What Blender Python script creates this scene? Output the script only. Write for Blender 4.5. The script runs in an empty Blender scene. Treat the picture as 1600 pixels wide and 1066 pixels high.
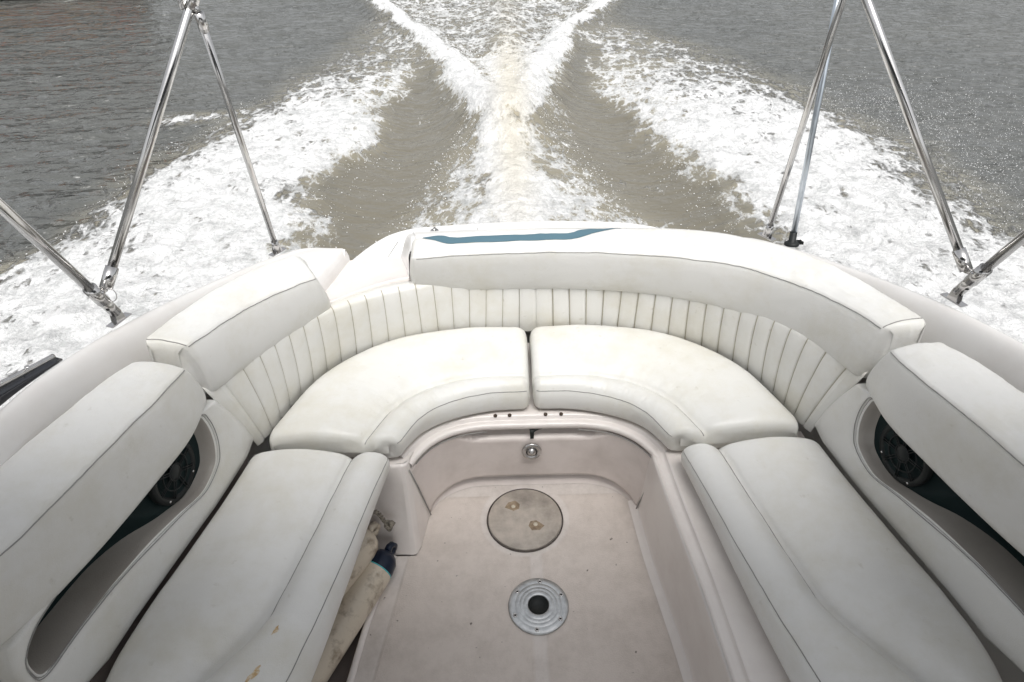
import bpy, bmesh, math, random
import numpy as np
from mathutils import Vector, Matrix
from mathutils.bvhtree import BVHTree
rnd = random.Random(7)
S = bpy.context.scene
COL = S.collection
# ------------------------------------------------------------------ camera
f_px, pitch, yaw, roll = 999.7, 0.65311, 0.003685, -0.022278
cpos = Vector((-0.06545, 0.0, 1.8))
F = Vector((math.sin(yaw)*math.cos(pitch), math.cos(yaw)*math.cos(pitch), -math.sin(pitch)))
R0 = Vector((math.cos(yaw), -math.sin(yaw), 0)); U0 = R0.cross(F)
R = R0*math.cos(roll)+U0*math.sin(roll); U = -R0*math.sin(roll)+U0*math.cos(roll)
cam = bpy.data.cameras.new('camera'); camo = bpy.data.objects.new('camera', cam); COL.objects.link(camo)
camo.matrix_world = Matrix(((R.x, U.x, -F.x, cpos.x), (R.y, U.y, -F.y, cpos.y), (R.z, U.z, -F.z, cpos.z), (0, 0, 0, 1)))
cam.sensor_width = 36; cam.lens = 36*f_px/1600; cam.clip_start = 0.02; cam.clip_end = 20000
S.camera = camo
# ------------------------------------------------------------------ sky, sun, exposure
SUN_EL, SUN_AZ = math.radians(64), math.radians(168)     # azimuth measured from +Y (aft) towards +X
w = bpy.data.worlds.new('World'); S.world = w; w.use_nodes = True
nt = w.node_tree; bg = nt.nodes['Background']
sky = nt.nodes.new('ShaderNodeTexSky'); sky.sky_type = 'NISHITA'; sky.sun_disc = False
sky.sun_elevation = SUN_EL; sky.sun_rotation = SUN_AZ
sky.air_density = 1.0; sky.dust_density = 4.0; sky.ozone_density = 1.0
hs = nt.nodes.new('ShaderNodeHueSaturation'); hs.inputs['Saturation'].default_value = 0.14
nt.links.new(sky.outputs[0], hs.inputs['Color']); nt.links.new(hs.outputs[0], bg.inputs[0])
bg.inputs[1].default_value = 0.15
sd = bpy.data.lights.new('sun', 'SUN'); sd.energy = 1.65; sd.angle = math.radians(30); sd.color = (1, .98, .95)
so = bpy.data.objects.new('sun', sd); COL.objects.link(so)
sv = Vector((math.sin(SUN_AZ)*math.cos(SUN_EL), math.cos(SUN_AZ)*math.cos(SUN_EL), math.sin(SUN_EL)))
so.rotation_euler = (-sv).to_track_quat('-Z', 'Y').to_euler()
S.view_settings.view_transform = 'Standard'; S.view_settings.look = 'None'
S.view_settings.gamma = 1; S.view_settings.exposure = 0.42
S.render.engine = 'CYCLES'
try:
    S.cycles.max_bounces = 8
except Exception: pass

# ------------------------------------------------------------------ materials
def mat(name, col, rough=.5, metal=0, bump=None, var=None, coat=0, spec=.5, extra=None):
    """bump=(scale, strength, distance); var=(scale, colour2, lo, hi)"""
    m = bpy.data.materials.new(name); m.use_nodes = True
    n = m.node_tree.nodes; l = m.node_tree.links; b = n['Principled BSDF']
    b.inputs['Base Color'].default_value = (*col, 1); b.inputs['Roughness'].default_value = rough
    b.inputs['Metallic'].default_value = metal; b.inputs['Specular IOR Level'].default_value = spec
    if coat: b.inputs['Coat Weight'].default_value = coat; b.inputs['Coat Roughness'].default_value = .15
    g = n.new('ShaderNodeNewGeometry')
    if var:
        t = n.new('ShaderNodeTexNoise'); t.inputs['Scale'].default_value = var[0]; t.inputs['Detail'].default_value = 6
        t.inputs['Roughness'].default_value = .65
        l.new(g.outputs['Position'], t.inputs['Vector'])
        r = n.new('ShaderNodeMapRange'); r.inputs[1].default_value = var[2]; r.inputs[2].default_value = var[3]
        l.new(t.outputs[0], r.inputs[0])
        mx = n.new('ShaderNodeMix'); mx.data_type = 'RGBA'
        mx.inputs[6].default_value = (*col, 1); mx.inputs[7].default_value = (*var[1], 1)
        l.new(r.outputs[0], mx.inputs[0]); l.new(mx.outputs[2], b.inputs['Base Color'])
    if bump:
        t = n.new('ShaderNodeTexNoise'); t.inputs['Scale'].default_value = bump[0]; t.inputs['Detail'].default_value = 4
        l.new(g.outputs['Position'], t.inputs['Vector'])
        bp = n.new('ShaderNodeBump'); bp.inputs['Strength'].default_value = bump[1]; bp.inputs['Distance'].default_value = bump[2]
        l.new(t.outputs[0], bp.inputs['Height']); l.new(bp.outputs[0], b.inputs['Normal'])
    return m

def vinyl_mat(name, col, dirt):
    m = mat(name, col, .42, bump=None, spec=.45)
    n = m.node_tree.nodes; l = m.node_tree.links; b = n['Principled BSDF']
    g = n.new('ShaderNodeNewGeometry')
    big = n.new('ShaderNodeTexNoise'); big.inputs['Scale'].default_value = 5; big.inputs['Detail'].default_value = 8; big.inputs['Roughness'].default_value = .7
    l.new(g.outputs['Position'], big.inputs['Vector'])
    r = n.new('ShaderNodeMapRange'); r.inputs[1].default_value = .45; r.inputs[2].default_value = .75; r.inputs[4].default_value = .9
    l.new(big.outputs[0], r.inputs[0])
    mx = n.new('ShaderNodeMix'); mx.data_type = 'RGBA'; mx.inputs[6].default_value = (*col, 1); mx.inputs[7].default_value = (*dirt, 1)
    l.new(r.outputs[0], mx.inputs[0])
    # scuffs
    sc = n.new('ShaderNodeTexNoise'); sc.inputs['Scale'].default_value = 38; sc.inputs['Detail'].default_value = 5
    l.new(g.outputs['Position'], sc.inputs['Vector'])
    r2 = n.new('ShaderNodeMapRange'); r2.inputs[1].default_value = .68; r2.inputs[2].default_value = .8; r2.inputs[4].default_value = .35
    l.new(sc.outputs[0], r2.inputs[0])
    mx2 = n.new('ShaderNodeMix'); mx2.data_type = 'RGBA'; mx2.inputs[7].default_value = (dirt[0]*.6, dirt[1]*.57, dirt[2]*.5, 1)
    l.new(r2.outputs[0], mx2.inputs[0]); l.new(mx.outputs[2], mx2.inputs[6]); l.new(mx2.outputs[2], b.inputs['Base Color'])
    rr = n.new('ShaderNodeMapRange'); rr.inputs[1].default_value = .3; rr.inputs[2].default_value = .7; rr.inputs[3].default_value = .30; rr.inputs[4].default_value = .45
    l.new(big.outputs[0], rr.inputs[0]); l.new(rr.outputs[0], b.inputs['Roughness'])
    v = n.new('ShaderNodeTexVoronoi'); v.inputs['Scale'].default_value = 420
    l.new(g.outputs['Position'], v.inputs['Vector'])
    wv = n.new('ShaderNodeTexNoise'); wv.inputs['Scale'].default_value = 9; wv.inputs['Detail'].default_value = 3; wv.inputs['Distortion'].default_value = .6
    l.new(g.outputs['Position'], wv.inputs['Vector'])
    b1 = n.new('ShaderNodeBump'); b1.inputs['Strength'].default_value = .25; b1.inputs['Distance'].default_value = .001
    l.new(v.outputs['Distance'], b1.inputs['Height'])
    b2 = n.new('ShaderNodeBump'); b2.inputs['Strength'].default_value = .5; b2.inputs['Distance'].default_value = .006
    l.new(wv.outputs[0], b2.inputs['Height']); l.new(b1.outputs[0], b2.inputs['Normal']); l.new(b2.outputs[0], b.inputs['Normal'])
    return m

VINYL = vinyl_mat('white_vinyl', (.71, .705, .682), (.62, .60, .53))
VINYL2 = vinyl_mat('cream_vinyl', (.71, .705, .675), (.62, .595, .51))
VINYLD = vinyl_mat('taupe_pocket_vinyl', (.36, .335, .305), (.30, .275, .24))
GELG = mat('gunwale_gelcoat', (.74, .725, .705), .3, var=(6, (.67, .64, .61), .45, .8), bump=(40, .06, .002), coat=.3)
GEL = mat('gelcoat', (.755, .71, .675), .34, var=(6, (.66, .60, .57), .45, .8), bump=(40, .06, .002), coat=.3)
GELD = mat('liner_gelcoat', (.70, .635, .60), .4, var=(7, (.57, .51, .475), .42, .75), bump=(60, .08, .002), coat=.2)
GELW = mat('white_gelcoat', (.80, .79, .77), .25, var=(5, (.74, .72, .69), .5, .8), coat=.3)
STEEL = mat('stainless_steel', (.62, .61, .60), .14, 1, var=(30, (.5, .49, .48), .4, .8))
ALU = mat('brushed_aluminium', (.56, .575, .58), .40, 1, bump=(300, .2, .0005), var=(45, (.34, .35, .36), .4, .75))
BLACK = mat('black_plastic', (.010, .012, .012), .5, var=(20, (.02, .023, .022), .4, .8), spec=.3)
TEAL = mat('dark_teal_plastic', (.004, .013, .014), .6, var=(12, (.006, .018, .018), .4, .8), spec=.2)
SEAM = mat('seam_thread', (.24, .24, .23), .8, var=(60, (.34, .33, .31), .3, .7))
PIPE = mat('pleat_groove_yellow_grey', (.33, .30, .23), .8, var=(25, (.46, .43, .35), .3, .7))
TEALV = mat('blue_grey_vinyl', (.075, .15, .19), .6, bump=(400, .2, .0008), var=(6, (.085, .16, .20), .4, .7))
GLASS = mat('smoked_acrylic', (.012, .014, .02), .06, spec=.8, var=(8, (.02, .022, .03), .4, .7))
HATCHM = mat('aged_hatch_plastic', (.50, .445, .39), .6, var=(11, (.25, .225, .195), .4, .72), bump=(180, .3, .001))
GRIP = mat('grip_well_plastic', (.20, .145, .095), .5, var=(60, (.36, .28, .19), .4, .7))
FEND = mat('grimy_white_vinyl', (.60, .53, .43), .38, var=(22, (.22, .17, .12), .50, .74), bump=(50, .3, .003))
FENDC = mat('navy_vinyl', (.004, .010, .028), .3, var=(30, (.008, .016, .034), .4, .7), spec=.3)
ROPEM = mat('dirty_rope', (.30, .27, .22), .9, bump=(400, .8, .002), var=(90, (.08, .07, .06), .4, .7))
CANV = mat('canopy_canvas', (.05, .06, .07), .9, bump=(300, .3, .001), var=(5, (.06, .07, .08), .4, .7))
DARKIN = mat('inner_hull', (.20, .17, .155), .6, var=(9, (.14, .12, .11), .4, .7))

def floor_material():
    m = mat('nonskid_floor', (.50, .44, .41), .55)
    n = m.node_tree.nodes; l = m.node_tree.links; b = n['Principled BSDF']
    g = n.new('ShaderNodeNewGeometry'); sp = n.new('ShaderNodeSeparateXYZ'); l.new(g.outputs['Position'], sp.inputs[0])
    def M(op, a, c=None, cl=False):
        k = n.new('ShaderNodeMath'); k.operation = op; k.use_clamp = cl
        for i, v in enumerate((a, c)):
            if v is None: continue
            if isinstance(v, (int, float)): k.inputs[i].default_value = v
            else: l.new(v, k.inputs[i])
        return k.outputs[0]
    x, y = sp.outputs[0], sp.outputs[1]
    def step(v, e, wd=.004):     # 1 when v>e
        return M('DIVIDE', M('SUBTRACT', v, e - wd), 2*wd, True)
    strip = step(M('ABSOLUTE', x), .020)
    dx = M('ADD', x, .03); dy = M('SUBTRACT', y, 1.36)
    rr = M('SQRT', M('ADD', M('MULTIPLY', dx, dx), M('MULTIPLY', dy, dy)))
    ring = step(rr, .150)
    xr = M('ADD', .395, M('MULTIPLY', M('SUBTRACT', 1.25, y), .10))
    br = step(M('SUBTRACT', M('SUBTRACT', xr, .040), x), 0)
    bl = step(M('ADD', x, M('ADD', .405, M('MULTIPLY', M('SUBTRACT', 1.25, y), .14))), 0)
    ba = step(M('SUBTRACT', 1.455, y), 0)
    pad = M('MULTIPLY', M('MULTIPLY', M('MULTIPLY', strip, ring), M('MULTIPLY', br, bl)), ba)
    # texture of the pad
    t = n.new('ShaderNodeTexNoise'); t.inputs['Scale'].default_value = 260; t.inputs['Detail'].default_value = 3
    l.new(g.outputs['Position'], t.inputs['Vector'])
    d = n.new('ShaderNodeTexNoise'); d.inputs['Scale'].default_value = 9; d.inputs['Detail'].default_value = 10; d.inputs['Roughness'].default_value = .82
    l.new(g.outputs['Position'], d.inputs['Vector'])
    s = n.new('ShaderNodeTexNoise'); s.inputs['Scale'].default_value = 42; s.inputs['Detail'].default_value = 2
    l.new(g.outputs['Position'], s.inputs['Vector'])
    def mix(f, a, c):
        k = n.new('ShaderNodeMix'); k.data_type = 'RGBA'
        for i, v in ((0, f), (6, a), (7, c)):
            if isinstance(v, tuple): k.inputs[i].default_value = (*v, 1)
            else: l.new(v, k.inputs[i])
        return k.outputs[2]
    base = mix(pad, (.70, .645, .605), (.655, .59, .54))
    dm = n.new('ShaderNodeMapRange'); dm.inputs[1].default_value = .44; dm.inputs[2].default_value = .85; dm.inputs[4].default_value = .6
    l.new(d.outputs[0], dm.inputs[0])
    c1 = mix(dm.outputs[0], base, (.30, .255, .215))
    sm = n.new('ShaderNodeMapRange'); sm.inputs[1].default_value = .72; sm.inputs[2].default_value = .76; sm.inputs[4].default_value = .9
    l.new(s.outputs[0], sm.inputs[0])
    c2 = mix(sm.outputs[0], c1, (.09, .07, .055))
    l.new(c2, b.inputs['Base Color'])
    h = M('ADD', M('MULTIPLY', M('MULTIPLY', t.outputs[0], pad), .0012), M('MULTIPLY', pad, .0012))
    bp = n.new('ShaderNodeBump'); bp.inputs['Strength'].default_value = .8; bp.inputs['Distance'].default_value = 1
    l.new(h, bp.inputs['Height']); l.new(bp.outputs[0], b.inputs['Normal'])
    return m
FLOORM = floor_material()

# ------------------------------------------------------------------ helpers
def mesh_obj(name, verts, faces, m, parent=None, smooth=True):
    me = bpy.data.meshes.new(name); me.from_pydata([tuple(v) for v in verts], [], faces); me.update()
    if smooth: me.polygons.foreach_set('use_smooth', [True]*len(me.polygons))
    o = bpy.data.objects.new(name, me); COL.objects.link(o)
    if m: me.materials.append(m)
    if parent: o.parent = parent
    return o
def bm_obj(name, bm, m, parent=None, smooth=True, recalc=True):
    if recalc: bmesh.ops.recalc_face_normals(bm, faces=bm.faces)
    me = bpy.data.meshes.new(name); bm.to_mesh(me); bm.free()
    if smooth: me.polygons.foreach_set('use_smooth', [True]*len(me.polygons))
    me.materials.append(m)
    o = bpy.data.objects.new(name, me); COL.objects.link(o)
    if parent: o.parent = parent
    return o
def tag(o, label=None, cat=None, group=None, kind=None):
    if label: o['label'] = label
    if cat: o['category'] = cat
    if group: o['group'] = group
    if kind: o['kind'] = kind
    return o
def empty(name, loc, label, cat, group=None):
    o = bpy.data.objects.new(name, None); COL.objects.link(o); o.empty_display_size = .1
    o['real_origin'] = list(loc)
    return tag(o, label, cat, group)

def cr(keys, n):
    """Catmull-Rom through keys, n samples, equal steps per key segment blended to uniform index parameter"""
    k = np.array(keys, float); m = len(k)
    t = np.linspace(0, m-1, n); i = np.clip(t.astype(int), 0, m-2); u = (t-i)[:, None]
    kp = np.vstack([2*k[0]-k[1], k, 2*k[-1]-k[-2]])
    p0, p1, p2, p3 = kp[i], kp[i+1], kp[i+2], kp[i+3]
    return .5*((2*p1)+(-p0+p2)*u+(2*p0-5*p1+4*p2-p3)*u**2+(-p0+3*p1-3*p2+p3)*u**3)
def mir(keys): return [(-p[0],)+tuple(p[1:]) for p in keys]
def sym(keys):                     # keys listed from centre (x=0) to the right -> full curve left to right
    return mir(keys[:0:-1])+list(keys)
def arcparam(P):
    d = np.r_[0, np.cumsum(np.linalg.norm(np.diff(P, axis=0), axis=1))]; return d
def resample_joint(rails, n):
    """rails already matched by index: reparametrise all by arc length of mean rail"""
    mean = sum(rails)/len(rails); d = arcparam(mean); t = np.linspace(0, d[-1], n)
    return [np.stack([np.interp(t, d, r[:, c]) for c in range(3)], 1) for r in rails]
def grid_mesh(G, closed=False, flip=False):
    """G[i][j] -> verts, faces; closed wraps j"""
    a, b = G.shape[:2]; V = G.reshape(-1, 3); Fc = []
    for i in range(a-1):
        for j in range(b if closed else b-1):
            j2 = (j+1) % b
            q = (i*b+j, i*b+j2, (i+1)*b+j2, (i+1)*b+j)
            Fc.append(q[::-1] if flip else q)
    return V, Fc
def surface(name, rails, m, parent=None, n=60, per=4, smooth=True, thick=0):
    """smooth surface through matched rails (each a key list)"""
    rs = [cr(r, n) for r in rails]; rs = resample_joint(rs, n)
    k = np.stack(rs, 1)            # n, nr, 3
    rows = np.stack([cr(k[i], (len(rails)-1)*per+1) for i in range(n)], 0) if per > 1 and len(rails) > 2 else k
    V, Fc = grid_mesh(rows)
    o = mesh_obj(name, V, Fc, m, parent, smooth)
    if thick:
        s = o.modifiers.new('s', 'SOLIDIFY'); s.thickness = thick; s.offset = -1
    return o
def tube(bm, pts, r, seg=10, cap=True):
    pts = [Vector(p) for p in pts]; rings = []
    t0 = (pts[1]-pts[0]).normalized(); up = Vector((0, 0, 1)) if abs(t0.z) < .9 else Vector((0, 1, 0))
    nrm = t0.cross(up).normalized()
    for i, p in enumerate(pts):
        t = (pts[min(i+1, len(pts)-1)]-pts[max(i-1, 0)]).normalized()
        nrm = (nrm-t*nrm.dot(t)).normalized(); bi = t.cross(nrm)
        rr = r[i] if isinstance(r, (list, tuple)) else r
        rings.append([bm.verts.new(p+(nrm*math.cos(a)+bi*math.sin(a))*rr) for a in [2*math.pi*k/seg for k in range(seg)]])
    for a, b in zip(rings, rings[1:]):
        for k in range(seg): bm.faces.new((a[k], a[(k+1) % seg], b[(k+1) % seg], b[k]))
    if cap:
        bm.faces.new(rings[0][::-1]); bm.faces.new(rings[-1])
def tube_obj(name, pts, r, m, parent=None, seg=10):
    bm = bmesh.new(); tube(bm, pts, r, seg); return bm_obj(name, bm, m, parent)
def lathe(bm, prof, M=Matrix(), seg=48):
    rings = []
    for r, z in prof:
        if r < 1e-6: rings.append([bm.verts.new(M @ Vector((0, 0, z)))])
        else: rings.append([bm.verts.new(M @ Vector((r*math.cos(2*math.pi*k/seg), r*math.sin(2*math.pi*k/seg), z))) for k in range(seg)])
    for a, b in zip(rings, rings[1:]):
        for k in range(seg):
            k2 = (k+1) % seg
            if len(a) == 1 and len(b) == 1: continue
            if len(a) == 1: bm.faces.new((a[0], b[k], b[k2]))
            elif len(b) == 1: bm.faces.new((a[k], b[0], a[k2]))
            else: bm.faces.new((a[k], b[k], b[k2], a[k2]))
def box(bm, c, s, M=Matrix(), bev=0):
    r = bmesh.ops.create_cube(bm, size=1); vs = r['verts']
    for v in vs: v.co = M @ Vector((c[0]+v.co.x*s[0], c[1]+v.co.y*s[1], c[2]+v.co.z*s[2]))
    if bev:
        es = list({e for v in vs for e in v.link_edges}); bmesh.ops.bevel(bm, geom=es, offset=bev, segments=3, affect='EDGES')
def align(p, d):
    return Matrix.Translation(Vector(p)) @ Vector(d).to_track_quat('Z', 'Y').to_matrix().to_4x4()

PERM = np.random.RandomState(3).rand(256, 256)
def vnoise(x, y):
    xi = np.floor(x).astype(int); yi = np.floor(y).astype(int); fx = x-xi; fy = y-yi
    fx = fx*fx*(3-2*fx); fy = fy*fy*(3-2*fy)
    a = PERM[xi % 256, yi % 256]; b = PERM[(xi+1) % 256, yi % 256]; c = PERM[xi % 256, (yi+1) % 256]; d = PERM[(xi+1) % 256, (yi+1) % 256]
    return (a*(1-fx)+b*fx)*(1-fy)+(c*(1-fx)+d*fx)*fy
def fbm(x, y, o=5, g=.5):
    s = 0; a = 1; t = 0
    for k in range(o):
        s = s+a*vnoise(x+17.3*k, y+9.1*k); t += a; a *= g; x = x*2.03+.7; y = y*2.03+1.3
    return s/t
def cushion(name, FB, FT, BT, BB, m, n=110, groove=None, bulge=.012, puck=1., crown=.010, front=.008, rf=.012, rb=.012, endr=.022,
            seams=(), parent=None, roll=.010, gdep=.006, endbow=0.004, sag=None):
    """a padded cushion lofted between four corner rails: front-bottom, front-top, back-top, back-bottom.
       groove(s) gives the place (0..1 across the top) of the seam between front roll and flat panel"""
    rails = resample_joint([cr(k, 200) for k in (FB, FT, BT, BB)], n)
    FBr, FTr, BTr, BBr = rails
    mean = sum(rails)/4; L = arcparam(mean); tot = L[-1]
    NT, NF, NB, NU = 44, 12, 12, 10
    G = []; gi = []
    SS, UU = np.meshgrid(L/.055+len(name)+FB[0][0]*31, np.linspace(0, 3, 40), indexing='ij'); PF = fbm(SS, UU+FB[0][1]*7, 4, .55)
    for i in range(n):
        s = i/(n-1)
        fb, ft, bt, bb = FBr[i], FTr[i], BTr[i], BBr[i]
        w = bt-ft; W = np.linalg.norm(w); wd = w/W
        dn = fb-ft; H = np.linalg.norm(dn)
        up = -(dn+(bb-bt))/2; up /= np.linalg.norm(up)
        tng = mean[min(i+1, n-1)]-mean[max(i-1, 0)]; tng /= np.linalg.norm(tng)
        pts = []
        # front face, bottom -> top
        for k in range(NF):
            u = k/NF; b = front*math.sin(math.pi*u)**.7 if u > 0 else 0
            pts.append(fb+(ft-fb)*u-wd*b)
        # top
        g = groove(s) if groove else None
        if g is not None:
            us = np.r_[np.linspace(0, g, 16, endpoint=False), np.linspace(g, 1, NT-16, endpoint=False)]
        else: us = np.linspace(0, 1, NT, endpoint=False)
        for u in us:
            if g is not None:
                if u < g: h = roll*max(0, math.sin(math.pi*u/g))**.72
                else: h = crown*max(0, math.sin(math.pi*(u-g)/(1-g)))**.62
                # groove valley
                h -= gdep*math.exp(-((u-g)*W/.006)**2)+gdep*1.2*math.exp(-((u-g)*W/.022)**2)
            else: h = crown*max(0, math.sin(math.pi*u))**.6
            h += puck*(.0075*(PF[i, min(39, int(u*39))]-.5))
            pts.append(ft+w*u+up*h)
        gi.append(NF+16)
        for k in range(NB):
            u = k/NB; b = .006*math.sin(math.pi*u)
            pts.append(bt+(bb-bt)*u+wd*b)
        for k in range(NU):
            pts.append(bb+(fb-bb)*(k/NU))
        P = np.array(pts); N = len(P)
        # round the two rear corners / bottom ones by smoothing; keep the front-top seam crisp
        for it in range(3):
            Q = P.copy()
            for c0 in (0, NF+NT, NF+NT+NB):
                for dlt in (-2, -1, 0, 1, 2):
                    j = (c0+dlt) % N; Q[j] = .5*P[j]+.25*(P[j-1]+P[(j+1) % N])
            j = NF; 
            if it < 1:
                for dlt in (-1, 0, 1):
                    j = (NF+dlt) % N; Q[j] = .6*P[j]+.2*(P[j-1]+P[(j+1) % N])
            P = Q
        # end rounding
        d = min(L[i], tot-L[i])
        if d < endr:
            dd = endr*(1-math.sqrt(max(0, 1-(1-d/endr)**2)))
            c = P.mean(0)
            nx = np.roll(P, -1, 0)-np.roll(P, 1, 0)
            nn = np.cross(nx, tng); nl = np.linalg.norm(nn, axis=1)[:, None]; nn /= np.maximum(nl, 1e-9)
            sgn = np.sign(np.sum(nn*(P-c))) or 1
            for it in range(3): nn = (nn+np.roll(nn, 1, 0)+np.roll(nn, -1, 0)); nn /= np.linalg.norm(nn, axis=1)[:, None]
            P = P-nn*sgn*dd
        G.append(P)
    # denser stations at the ends
    G = np.array(G); a, b = G.shape[:2]
    V, Fc = grid_mesh(G, closed=True)
    V = list(map(tuple, V))
    for st, fl in ((0, False), (a-1, True)):
        # cap: shrink rings to the centre with slight bow
        tng = mean[1]-mean[0] if st == 0 else mean[-1]-mean[-2]; tng = tng/np.linalg.norm(tng)*(-1 if st == 0 else 1)
        base = [st*b+j for j in range(b)]; c = G[st].mean(0); prev = base
        # inner axis: midline between front and back so the cap stays valid on long sections
        mid0, mid1 = (FBr[st]+FTr[st])/2, (BBr[st]+BTr[st])/2; ax = mid1-mid0; al = np.linalg.norm(ax); axn = ax/al
        for q, (sc, bo) in enumerate(((.75, .5), (.4, .85), (.05, 1.))):
            ring = []
            for j in range(b):
                p = G[st][j]; u = np.clip(np.dot(p-mid0, axn), .02, al-.02); foot = mid0+axn*u
                ring.append(len(V)); V.append(tuple(foot+(p-foot)*sc+tng*endbow*bo))
            for j in range(b):
                j2 = (j+1) % b; qd = (prev[j], prev[j2], ring[j2], ring[j])
                Fc.append(qd if not fl else qd[::-1])
            prev = ring
        Fc.append(tuple(prev) if not fl else tuple(prev[::-1]))
    o = mesh_obj(name, V, Fc, m, parent)
    bm = bmesh.new(); bm.from_mesh(o.data); bmesh.ops.recalc_face_normals(bm, faces=bm.faces); bm.to_mesh(o.data); bm.free()
    o.data.polygons.foreach_set('use_smooth', [True]*len(o.data.polygons))
    # seams
    def rail_pts(idx, lift=.0004, a0=3, a1=None):
        out = []
        for i in range(a0, (a1 or n-a0)):
            p = G[i][idx]; out.append(p+np.array((0, 0, lift)))
        return out
    for sm in seams:
        if sm in ('first', 'last'):
            st = 3 if sm == 'first' else n-4
            tube_obj('seam', [tuple(G[st][k]+np.array((0, -.0012, .0002))) for k in range(NF+1, NF+NT-2)], .0013, SEAM, o, seg=6); continue
        idx = {'front': NF, 'groove': NF+16}[sm]
        so_ = tube_obj('seam', [tuple(p) for p in rail_pts(idx, .0004 if sm == 'front' else .0018)], .0013 if sm == 'front' else .0017, SEAM, o, seg=6)
    return o, G

# ================================================================== WATER
def ridged(x, y, o=5):
    s = 0; a = 1; t = 0
    for k in range(o):
        s = s+a*(1-abs(2*vnoise(x+7.3*k, y+3.1*k)-1)); t += a; a *= .55; x = x*2.03+.7; y = y*2.03+1.3
    return s/t
WZ = -.25
def pl(pts): return np.array(pts, float)
# polylines on the water, metres
LOUT = pl([(-3.6, -2), (-3.45, 2), (-3.30, 3.2), (-3.06, 3.65), (-2.89, 3.97), (-2.95, 5.19), (-2.72, 6.3), (-2.45, 7.37), (-2.25, 8.6), (-1.95, 9.8), (-1.9, 11.3), (-2.2, 13.5), (-3, 18)])
LIN = pl([(-1.15, -2), (-1.15, 2), (-1.42, 3.4), (-1.55, 4.2), (-1.55, 4.8), (-1.36, 5.55), (-1.33, 7.04), (-1.11, 8.03), (-1.25, 9.3), (-1.7, 11.3), (-2.1, 13.5), (-3, 18)])
ROUT = pl([(3.4, -2), (3.3, 2), (3.3, 3.42), (3.12, 3.90), (3.22, 5.25), (3.01, 6.29), (2.75, 7.69), (2.4, 8.96), (2.0, 9.75), (1.64, 10.66), (2.2, 13.5), (3, 18)])
RIN = pl([(1.15, -2), (1.15, 2), (1.50, 3.4), (1.57, 3.88), (1.54, 4.57), (1.39, 5.23), (1.25, 6.23), (1.08, 7.84), (1.07, 9.46), (1.45, 10.9), (2.1, 13.5), (3, 18)])
LARM = pl([(-4.2, 18), (-2.50, 12.76), (-1.41, 10.11), (-.72, 8.0), (-.36, 6.6), (-.16, 5.8)])
RARM = pl([(3.6, 18), (1.92, 12.21), (.98, 9.86), (.45, 7.9), (.27, 6.9), (.12, 5.8)])
CL = pl([(0, -2), (-.36, 3), (-.31, 4.08), (-.27, 4.67), (-.25, 5.97), (-.33, 7.7), (-.38, 12.5), (-.6, 20)])
CR_ = pl([(0, -2), (.38, 3), (.34, 4.04), (.27, 4.88), (.22, 6.12), (.28, 7.91), (.44, 12.38), (.7, 20)])
SL = pl([(0, -2), (-1.25, 3.0), (-.98, 3.9), (-.66, 4.68), (-.40, 5.81), (-.36, 7), (-.4, 20)])
SR = pl([(0, -2), (1.35, 3.0), (1.08, 3.9), (.72, 4.74), (.38, 6.11), (.3, 7), (.4, 20)])
def at(plyl, y):
    o = np.argsort(plyl[:, 1]); return np.interp(y, plyl[o, 1], plyl[o, 0])
def sstep(a, b, v):
    t = np.clip((v-a)/(b-a), 0, 1); return t*t*(3-2*t)
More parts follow.
